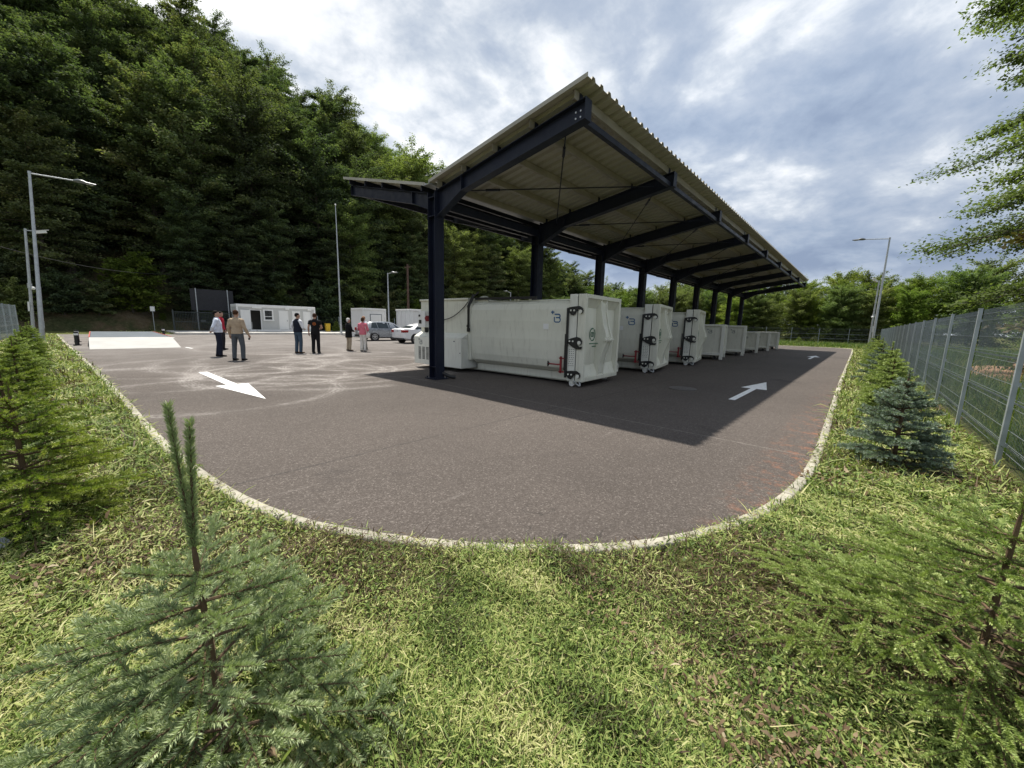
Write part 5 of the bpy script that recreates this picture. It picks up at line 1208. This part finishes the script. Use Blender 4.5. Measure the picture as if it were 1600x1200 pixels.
# ------------------------------------------------------------------ trees
M_BARK = paint('bark', (.075,.062,.050), .9, var=.35, scale=3, bscale=20, bstr=.6)
M_BARKG = paint('grey bark', (.13,.125,.115), .9, var=.3, scale=3, bscale=20, bstr=.5)
G_DARK = leaf_mat('forest leaf', [(0, (.048,.066,.038)), (.3, (.085,.118,.054)), (.6, (.135,.172,.070)), (.85, (.195,.222,.090)), (1, (.25,.24,.11))], .8, .42, .5, .1, .05, .92)
G_MID = leaf_mat('valley leaf', [(0, (.065,.092,.034)), (.35, (.135,.18,.058)), (.7, (.21,.26,.082)), (1, (.30,.33,.125))], .75, .45, .5, .12, .045, .95)
G_LIME = leaf_mat('yellow-green leaf', [(0, (.055,.09,.014)), (.4, (.13,.19,.028)), (.75, (.22,.28,.045)), (1, (.32,.36,.09))], .75, .45, .4, .12, .03, .95)
G_CON = leaf_mat('conifer needle mass', [(0, (.018,.034,.020)), (.4, (.040,.068,.034)), (.75, (.068,.105,.046)), (1, (.11,.145,.06))], .7, .2, .4, .15)
def quads(C, X, Y):
    """leaf blades: pointed quads round centres C with half axes X (length) and Y (width)"""
    ver = np.stack([C-X, C+Y-X*.1, C+X, C-Y-X*.1], 1).reshape(-1, 3)
    return ver, np.arange(len(C)*4).reshape(-1, 4)
def tree_mesh(name, seed, H, Rc, base, nb, nl, leaf, flat_=.35, shape='oval', lean=.03, mat=G_DARK, bark=M_BARK, up_ang=(.15,.9), bright=.0, droop=.25, loose=.0, twigs=False, jf=1.0, outer=1.1):
    """a trunk with limbs and leaf-sized blades gathered in layered sprays along every limb; returns (trunk object, crown object) at the origin"""
    r = np.random.default_rng(seed)
    mb = MB(); k_ = 9; tr = []
    ph = r.uniform(0, 6.28)
    for i in range(k_):
        f = i/(k_-1); tr.append(Vector((math.sin(f*3+ph)*lean*H*f, math.cos(f*2.3+ph)*lean*H*f, H*.95*f)))
    r0 = .012*H+.05
    mb.tube(tr, [r0*(1.25 if i == 0 else 1-.9*i/(k_-1)) for i in range(k_)], 8)
    C, Xs, Ys, T = [], [], [], []
    for b in range(nb):
        f = base+(1-base)*((b+.5)/nb)**.85; f = min(.985, f+r.normal(0, .015))
        q = (f-base)/(1-base)
        if shape == 'oval': wd = math.sin(math.pi*min(1, (q*.70+.18)))**.75
        elif shape == 'cone': wd = (1-q)**.85*.95+.05
        elif shape == 'bush': wd = math.sin(math.pi*(q*.50+.30))**.6
        else: wd = math.sin(math.pi*min(1, q*.7+.28))**.6
        i0 = f*(k_-1)*1.0; a_ = tr[min(k_-1, int(i0))].lerp(tr[min(k_-1, int(i0)+1)], i0-int(i0)) if f < .95 else tr[-1]
        az = b*2.39996+r.normal(0, .35); L = Rc*wd*r.uniform(.72, 1.18)
        el = up_ang[0]+(up_ang[1]-up_ang[0])*q+r.normal(0, .12)
        pts = []
        for j in range(6):
            s = j/5; pts.append(a_+Vector((math.cos(az+s*.2)*L*s, math.sin(az+s*.2)*L*s, L*(math.tan(el)*s*.75-droop*s*s))))
        mb.tube(pts, [max(.012, r0*.34*(1-q*.6)*(1-.85*j/5)) for j in range(6)], 5, cap=False)
        # sprays
        ns = max(3, int(nl/nb*wd/ .75))
        m = ns
        s = r.beta(outer, 1.0, m)
        idx = np.minimum((s*5).astype(int), 4); fr = s*5-idx
        PA = np.array([[p.x, p.y, p.z] for p in pts]); pos = PA[idx]*(1-fr[:,None])+PA[np.minimum(idx+1,5)]*fr[:,None]
        # side twigs: cluster offsets
        ntw = 14 if twigs else 7; tw = r.integers(0, ntw, m); ta = r.uniform(-1.25, 1.25, ntw)+np.where(np.arange(ntw)%2, .9, -.9); tl = L*r.uniform(.18, .42, ntw)*1.0
        if twigs:
            tz_ = -.10*np.ones(ntw)
            for kk in range(ntw):
                sm = r.uniform(.25, .95); ii = min(4, int(sm*5)); b0 = pts[ii].lerp(pts[ii+1], sm*5-ii); aa = az+ta[kk]
                mb.tube([b0, b0+Vector((math.cos(aa), math.sin(aa), -.1))*float(tl[kk])*.6], [.014, .006], 4, cap=False)
        ang = az+ta[tw]; tt = r.uniform(.1, 1, m)
        off = np.stack([np.cos(ang), np.sin(ang), -.10+loose*r.uniform(-.5, .9, ntw)[tw]], 1)*(tl[tw]*tt*(1-.35*s))[:,None]
        jit = r.normal(0, 1, (m, 3))*np.array([.16, .16, .16*flat_])*max(.6, Rc*.22)*jf
        c = pos+off+jit
        nrm = r.normal(0, .55, (m, 3))+np.array([0,0,1.0])+.35*off/np.maximum(.1, np.linalg.norm(off, axis=1))[:,None]
        nrm /= np.linalg.norm(nrm, axis=1)[:,None]
        d = off+r.normal(0, .25, (m,3))*L*.3; d = d-nrm*np.sum(d*nrm, 1)[:,None]; d /= np.maximum(1e-5, np.linalg.norm(d, axis=1))[:,None]
        y_ = np.cross(nrm, d); lf = leaf*r.uniform(.6, 1.3, m)
        C.append(c); Xs.append(d*(lf*.5)[:,None]); Ys.append(y_*(lf*.30)[:,None])
        cl_ = r.normal(0, .13); T.append(np.clip(.45+bright+cl_+r.normal(0, .13, m)+r.normal(0, .08, ntw)[tw], 0, 1))
    C = np.concatenate(C); Xs = np.concatenate(Xs); Ys = np.concatenate(Ys); T = np.concatenate(T)
    ver, fc = quads(C, Xs, Ys)
    cr = np_mesh('crown', ver, fc, mat, {'tone': np.repeat(T, 4)})
    tk = obj('trunk', mb, bark, smooth=True)
    return tk, cr
PROTO_USED = {}
def plant(name, proto, loc, rz, s, label, cat, group):
    tk, cr = proto
    t = thing(name, label, cat, loc, rz, group); t.scale = s if hasattr(s, '__len__') else (s, s, s)
    key = id(proto)
    if key not in PROTO_USED:
        PROTO_USED[key] = 1; a, b = tk, cr
    else:
        a, b = tk.copy(), cr.copy(); COL.objects.link(a); COL.objects.link(b)
    a.parent = t; b.parent = t
    return t
def recolour(proto, mat):
    a = proto[0].copy(); b = proto[1].copy(); COL.objects.link(a); COL.objects.link(b)
    b.data = b.data.copy(); b.data.materials[0] = mat
    return (a, b)
# --- forest on the hill: tall beeches with layered sprays, some firs
F_ = [tree_mesh('f', 101+i, 22, (4.4,3.9,4.9,4.2)[i], (.05,.09,.03,.12)[i], 120, 40000, .27, .8, ('oval','oval','bush','oval')[i], .03, G_DARK, M_BARK, (.05,.75), (0,-.06,.05,.02)[i], .22, .7) for i in range(4)]
FC = [tree_mesh('c', 151+i, 21, 3.4, .05, 100, 20000, .34, .5, 'cone', .008, G_CON, M_BARK, (-.15,.25), 0, .22) for i in range(2)]
FM = [recolour(F_[0], G_MID), recolour(F_[2], G_MID)]
rt = random.Random(5)
def visible(u, v, h, m=130):
    ok = False
    for z in (0, h*.5, h):
        x, y, d = px(u, v, float(hill_h(u, v))+z if v > 51 else z)
        if d > .5 and -m < x < 1600+m and y > -60: ok = True
    return ok
cnt = 0
v = 54.0; row = 0
while v < 104:
    stp = 4.6 if v < 62 else 5.2
    u = -16-(row % 2)*stp*.5
    while u < 118-(v-54)*.2:
        uu = u+rt.uniform(-1.5, 1.5); vv_ = v+rt.uniform(-1.4, 1.4); u += stp
        h0 = float(hill_h(uu, vv_))
        if uu < 6 and vv_ < 55.2: continue
        sc_k = rt.uniform(.78, 1.12)*(1 if v > 57 else .72)
        Hu = float(np.interp(uu, [a for a,_ in HU], [b for _,b in HU]))
        if Hu < 12: sc_k *= .66+.34*Hu/12
        if not visible(uu, vv_, 22*sc_k): continue
        if Hu < 6 and v > 70: continue
        k_ = rt.random()
        if k_ < .06: pr, nm, lb = FC[rt.randrange(2)], 'fir_tree', 'dark conical fir among the broadleaf trees on the wooded hill'; gp = 'firs in the hillside forest'
        elif (uu > 38 and k_ < .55) or (k_ < .24 and v < 62): pr, nm, lb = FM[rt.randrange(2)], 'beech_tree', 'mid-green broadleaf tree of the wooded hill'; gp = 'mid-green trees of the hillside forest'
        else: pr, nm, lb = F_[rt.randrange(4)], 'beech_tree', 'tall dark green broadleaf tree in the dense forest on the hill'; gp = 'dark trees of the hillside forest'
        plant(nm, pr, (uu, vv_, h0-.3), rt.uniform(0, 6.28), (sc_k*rt.uniform(.9,1.12), sc_k*rt.uniform(.9,1.12), sc_k), lb, 'tree', gp); cnt += 1
    v += 4.6 if v < 62 else 6.0; row += 1
print('hill trees', cnt)
# --- bushes along the foot of the hill
B_ = [tree_mesh('b', 201+i, 4.6, 2.3, .03, 46, 8000, .27, .8, 'bush', .02, (G_DARK, G_MID, G_LIME)[i], M_BARK, (.3,1.0), 0, .3, .8) for i in range(3)]
nb_ = 0
for i in range(70):
    u = -14+i*1.8+rt.uniform(-1, 1); vv_ = 51.9+rt.uniform(-.3, 2.6); s = rt.uniform(.45, 1.1)
    if 4 < u < 12: s *= .55
    if u < 6 and rt.random() < .3: s *= .5
    if not visible(u, vv_, 4): continue
    q = rt.random(); j = 0 if q < .6 else (1 if q < .9 else 2)
    plant('bush', B_[j], (u, vv_, float(hill_h(u, vv_))-.1), rt.uniform(0, 6.28), s, ('dark leafy bush at the foot of the wooded hill','mid-green leafy bush at the foot of the wooded hill','yellow-green bush at the foot of the wooded hill')[j], 'bush', ('dark bushes at the foot of the hill','mid-green bushes at the foot of the hill','yellow-green bushes at the foot of the hill')[j]); nb_ += 1
# --- sunlit trees past the far end and along the right
V_ = [tree_mesh('v', 301+i, 10, (3.0,3.4,2.7)[i], (.05,.08,.12)[i], 96, 30000, .20, 1.0, ('bush','oval','bush')[i], .03, G_MID, M_BARK, (.15,.95), .05, .2, .9) for i in range(3)]
VL = [recolour(V_[0], G_LIME), recolour(V_[1], G_LIME)]
def far_tree(u, v, s, lime):
    if not visible(u, v, 10*s): return
    pr = rt.choice(VL) if lime else rt.choice(V_)
    lb, gp = ('yellow-green leafy tree beyond the far fence', 'yellow-green trees beyond the far fence') if lime else ('mid-green leafy tree beyond the far fence', 'mid-green trees beyond the far fence')
    if v < -4: lb, gp = ('yellow-green tree beyond the right-hand mesh fence', 'yellow-green trees behind the right-hand fence') if lime else ('mid-green tree beyond the right-hand mesh fence', 'mid-green trees behind the right-hand fence')
    plant('leafy_tree', pr, (u, v, -.1), rt.uniform(0, 6.28), (s*rt.uniform(.9,1.15), s*rt.uniform(.9,1.15), s), lb, 'tree', gp)
for i in range(26):
    far_tree(61+rt.uniform(-1.5, 2.5), -3+i*2.1+rt.uniform(-.8,.8), rt.uniform(.5,.66), rt.random() < .4)
for i in range(22):
    far_tree(68+rt.uniform(-2, 3), -8+i*3.0+rt.uniform(-1,1), rt.uniform(.66,.84), rt.random() < .35)
for i in range(18):
    far_tree(80+rt.uniform(-2, 3), -16+i*4.0, rt.uniform(.85,1.05), rt.random() < .3)
for i in range(19):
    u = 24+i*2.1; far_tree(u, -9.5-u*.06+rt.uniform(-1.2,1.2), (.34+.0065*u)*rt.uniform(.8,1.15), rt.random() < .55)
for i in range(13):
    u = 28+i*3.2; far_tree(u, -16+rt.uniform(-2,1.5), (.50+.004*u)*rt.uniform(.85,1.2), rt.random() < .35)
# --- the big tree whose boughs enter at the upper right
BT = tree_mesh('r', 402, 19, 5.7, .12, 165, 420000, .115, .5, 'oval', .012, G_MID, M_BARKG, (-.05,.7), -.02, .30, .42, True, .62, 1.05)
plant('overhanging_tree', BT, (22.4, -7.4, 0), 2.2, 1.0, 'large tree beyond the right fence with layered leafy boughs spreading against the sky', 'tree', None)
plant('russet_shrub', (lambda a: a)(tree_mesh('q', 411, 4.2, 1.9, .05, 34, 7000, .17, .5, 'bush', .02, leaf_mat('russet leaf', [(0,(.05,.045,.02)),(.5,(.10,.085,.03)),(.8,(.17,.10,.045)),(1,(.20,.17,.06))], .55, .3, .2), M_BARK, (.3,1.0), .1, .3)), (15.6,-4.6,0), 0, 1.0, 'russet-tinged shrub behind the nearest fence posts on the right', 'shrub', None)
# ------------------------------------------------------------------ planted young spruces, needle by needle
S_BLUE = leaf_mat('blue spruce needle', [(0, (.045,.075,.045)), (.4, (.20,.265,.13)), (.7, (.34,.405,.205)), (1, (.48,.54,.31))], .5, .2, .12, .35)
S_GREEN = leaf_mat('green spruce needle', [(0, (.040,.068,.018)), (.4, (.235,.315,.085)), (.7, (.37,.45,.14)), (1, (.46,.51,.21))], .5, .2, .12, .35)
S_LIME = leaf_mat('fresh spruce needle', [(0, (.035,.065,.014)), (.4, (.105,.165,.030)), (.65, (.21,.275,.045)), (1, (.36,.40,.08))], .5, .25, .12, .3)
M_TWIG = paint('spruce twig', (.10,.062,.034), .85, var=.3, scale=20, bscale=120, bstr=.4)
def spruce_mesh(seed, H, Rc, whorls, per, dens, nl, nw, mat, leaders=1, side=10, low=.04, lean=(0,0), up=.25, tipb=.2, leader_len=.2, droop=.35, stemr=.014):
    r = np.random.default_rng(seed); mb = MB()
    TW = []            # twigs: (start, direction, length, tone)
    top = H*(1-leader_len)
    ax = lambda z: Vector((lean[0]*z/H, lean[1]*z/H, z))
    mb.tube([ax(0), ax(H*.3), ax(H*.6), ax(top)], [stemr*1.5, stemr*1.25, stemr, stemr*.7], 8)
    for k_ in range(leaders):
        a = 0 if leaders == 1 else (2.2+k_*3.4); sp = 0 if leaders == 1 else .055
        d = Vector((math.cos(a)*sp, math.sin(a)*sp, 1)).normalized(); L = H*leader_len*(1-.12*k_)
        mb.tube([ax(top), ax(top)+d*L*.97], [stemr*.6, stemr*.3], 6); TW.append((ax(top), d, L, .10, 1.31, .62))
    for w_ in range(whorls):
        f = (w_+.15)/whorls; z = H*low+(top-H*low)*f**.92
        Rw = Rc*((1-f)**.8*.92+.10); n = per if w_ < whorls-1 else max(4, per-1)
        for b in range(n):
            az = 2*math.pi*b/n+w_*1.1+r.normal(0, .18); L = Rw*r.uniform(.8, 1.15)
            el = up*(.35+1.1*f)+r.normal(0, .10)
            p0 = ax(z+r.normal(0, .02)*H*.5)
            def pt(s): return p0+Vector((math.cos(az)*L*s, math.sin(az)*L*s, L*(math.tan(el)*s-droop*(1-f)*s*s+.10*s**3)))
            pts = [pt(j/6) for j in range(7)]
            mb.tube(pts, [stemr*.5*(1-.8*j/6)+.0015 for j in range(7)], 5, cap=False)
            tn = r.normal(0, .09)
            for j in range(6):
                if j == 0 and f < .7: continue
                d = pts[j+1]-pts[j]; TW.append((pts[j], d.normalized(), d.length*1.03, tn+(tipb if j == 5 else 0), 1.0, 1.0))
            ns = max(2, int(side*(.4+.6*Rw/Rc)))
            for q in range(ns):
                s = .22+.74*(q+.5)/ns; sgn = 1 if q % 2 else -1
                dm = (pt(min(1, s+.05))-pt(s-.05)).normalized(); sd = Vector((-math.sin(az), math.cos(az), 0))*sgn
                sl_ = L*(.46*(1-s)+.12)*r.uniform(.75, 1.2)
                d = (dm*.75+sd*.75+Vector((0,0,r.normal(.02,.16)))).normalized()
                st = pt(s); mb.tube([st, st+d*sl_], [.0022+stemr*.08, .0012], 4, cap=False)
                TW.append((st, d, sl_*.6, tn-.04, 1.0, 1.0)); TW.append((st+d*sl_*.55, d, sl_*.5, tn+tipb, 1.05, .95))
                if sl_ > Rc*.2:
                    for g2_ in (1, -1):
                        s2 = st+d*sl_*.45; d2 = (d*.8+(dm*g2_-d*dm.dot(d)*g2_)*.7+Vector((0,0,r.normal(0,.1)))).normalized(); TW.append((s2, d2, sl_*.36, tn+tipb*.8, 1.0, .95))
    V0, T = [], []
    for (p, d, L, tn, lf, spread) in TW:
        n = max(6, int(dens*L*(1.5 if lf > 1.3 else 1))); s = r.uniform(0, 1, n); th = r.uniform(0, 6.28, n)
        dv = np.array(d); ref = np.array([0,0,1.0]) if abs(dv[2]) < .9 else np.array([1.0,0,0])
        a = np.cross(dv, ref); a /= np.linalg.norm(a); b = np.cross(a, dv)
        rad = np.cos(th)[:,None]*a+np.sin(th)[:,None]*b
        if abs(dv[2]) < .8: rad[:,2] += .35             # needles comb upwards on side shoots
        fw = r.uniform(.55, 1.1, n)[:,None]/spread
        nd = rad+dv*fw; nd /= np.linalg.norm(nd, axis=1)[:,None]
        ln = nl*lf*r.uniform(.75, 1.15, n)*np.clip(1.25-s*.35, .6, 1)
        base = np.array(p)+dv*(s*L)[:,None]
        wv = np.cross(nd, r.normal(0, 1, (n,3))); wv /= np.linalg.norm(wv, axis=1)[:,None]; wv *= nw*.5
        m_ = base+nd*(ln*.5)[:,None]
        tri = np.stack([base-wv*.6, m_-wv, base+nd*ln[:,None], m_+wv], 1)
        V0.append(tri.reshape(-1, 3)); T.append(np.repeat(np.clip(.42+tn+r.normal(0, .12, n)+s*.08, 0, 1), 4))
    V0 = np.concatenate(V0); T = np.concatenate(T)
    cr = np_mesh('needles', V0, np.arange(len(V0)).reshape(-1, 4), mat, {'tone': T})
    st = obj('stem', mb, M_TWIG, smooth=True)
    print('spruce needles', len(V0)//4)
    return (st, cr)
# the two right in front of the lens
plant('young_spruce', spruce_mesh(21, 1.24, .66, 6, 6, 2000, .022, .0027, S_BLUE, 2, 8, .06, (-.02,.06), .20, .16, .38, .34, .0085), (.17,1.46,0), R_(20), 1.0, 'blue-green young spruce with two tall upright leaders, beside the curve of the kerb', 'spruce', 'young spruces planted along the verges')
plant('young_spruce', spruce_mesh(22, 1.12, .92, 7, 7, 2100, .0165, .0030, S_GREEN, 1, 10, .05, (-.05,-.02), .14, .18, .26, .32, .009), (2.33,-.50,0), 0, 1.0, 'broad bright green young spruce beside the first post of the right-hand fence', 'spruce', 'young spruces planted along the verges')
GS = 'young spruces planted along the verges'
SL = spruce_mesh(23, 1.05, .70, 8, 7, 900, .024, .0045, S_LIME, 1, 10, .04, (0,0), .22, .26, .12, .30, .014)
SG = spruce_mesh(24, 1.45, .62, 11, 7, 520, .036, .008, S_GREEN, 1, 9, .03, (0,0), .24, .2, .12, .30, .016)
S_SLATE = leaf_mat('slate-blue spruce needle', [(0, (.022,.040,.034)), (.4, (.16,.215,.165)), (.7, (.27,.335,.26)), (1, (.40,.48,.38))], .5, .2, .12, .3)
SB = spruce_mesh(25, 1.10, .54, 10, 7, 760, .028, .0055, S_SLATE, 1, 10, .03, (0,0), .26, .18, .10, .26, .015)
SGL = recolour(SG, S_LIME)
left = [(SL,-.44,4.25,1.0,'bushy spruce with lime-green shoots, nearest in the row on the left verge'),(SL,-.80,7.3,.95,'lime-tipped spruce second along the left verge beyond the bushy one'),(SGL,-.98,10.6,.76,'fresh green spruce third along the left verge'),(SG,-1.1,12.6,.8,'mid-green spruce farther along the left verge, before the lamp post'),(SGL,-1.3,16.0,.8,'small fresh green spruce far along the left verge'),(SGL,-1.5,20.0,.82,'bright green spruce in front of the left lamp post'),(SG,-1.8,25.0,.8,'last small spruce of the left row by the weighbridge')]
for i, (p, u, v, s, lb) in enumerate(left): plant('young_spruce', p, (u, v, 0), i*1.3, s, lb, 'spruce', GS)
rightr = [(SB,6.12,-.42,1.0,'blue spruce standing alone in front of the fence on the right verge'),(SG,9.6,-.45,.84,'dark green spruce just beyond the blue one on the right verge'),(SG,12.2,-.50,.9,'taller green spruce farther along the right verge'),(SB,15.5,-.45,1.1,'blue-green spruce deep in the right-hand row'),(SG,19.0,-.5,.92,'green spruce deep in the right-hand row before the lamp post'),(SG,23.0,-.5,.95,'distant green spruce of the right-hand row'),(SG,27.5,-.5,.9,'distant spruce near the right-hand lamp post'),(SB,33,-.5,.95,'small distant blue spruce of the right-hand row'),(SG,39,-.5,.9,'farthest spruce of the right-hand row')]
for i, (p, u, v, s, lb) in enumerate(rightr): plant('young_spruce', p, (u, v, 0), i*1.7, s, lb, 'spruce', GS)
plant('young_spruce', SG, (51.5,5.2,0), 0, .7, 'little spruce in the grass past the far kerb', 'spruce', GS)
plant('young_spruce', SG, (50.5,12.5,0), 1, .8, 'little spruce in the far grass behind the low skips', 'spruce', GS)
plant('young_spruce', SGL, (19.6,46.6,.1), 0, 1.0, 'small spruce beside the yellow bin behind the apron', 'spruce', GS)
# two broad bright grass blades crossing the near spruce

for nm in ('broad_grass_blade',):
    o = blades(nm, np.array([[.34,1.17,.20],[.34,1.17,.20],[.34,1.17,.16]]), np.array([.22,.20,.16]), np.array([.014,.008,.010]), np.array([2.4,3.6,1.2]), np.array([.75,-.05,1.1]), np.array([.5,.2,.5]), np.array([.55,.62,.6]), S_LIME, kind='thing')
    tag(o, 'bright green broad grass blades poking through the blue-green spruce with two leaders', 'grass blade')
for o in list(bpy.data.objects):
    if o.parent is None and o.type == 'MESH' and o.name.split('.')[0] in ('crown','trunk','needles','stem'): bpy.data.objects.remove(o)
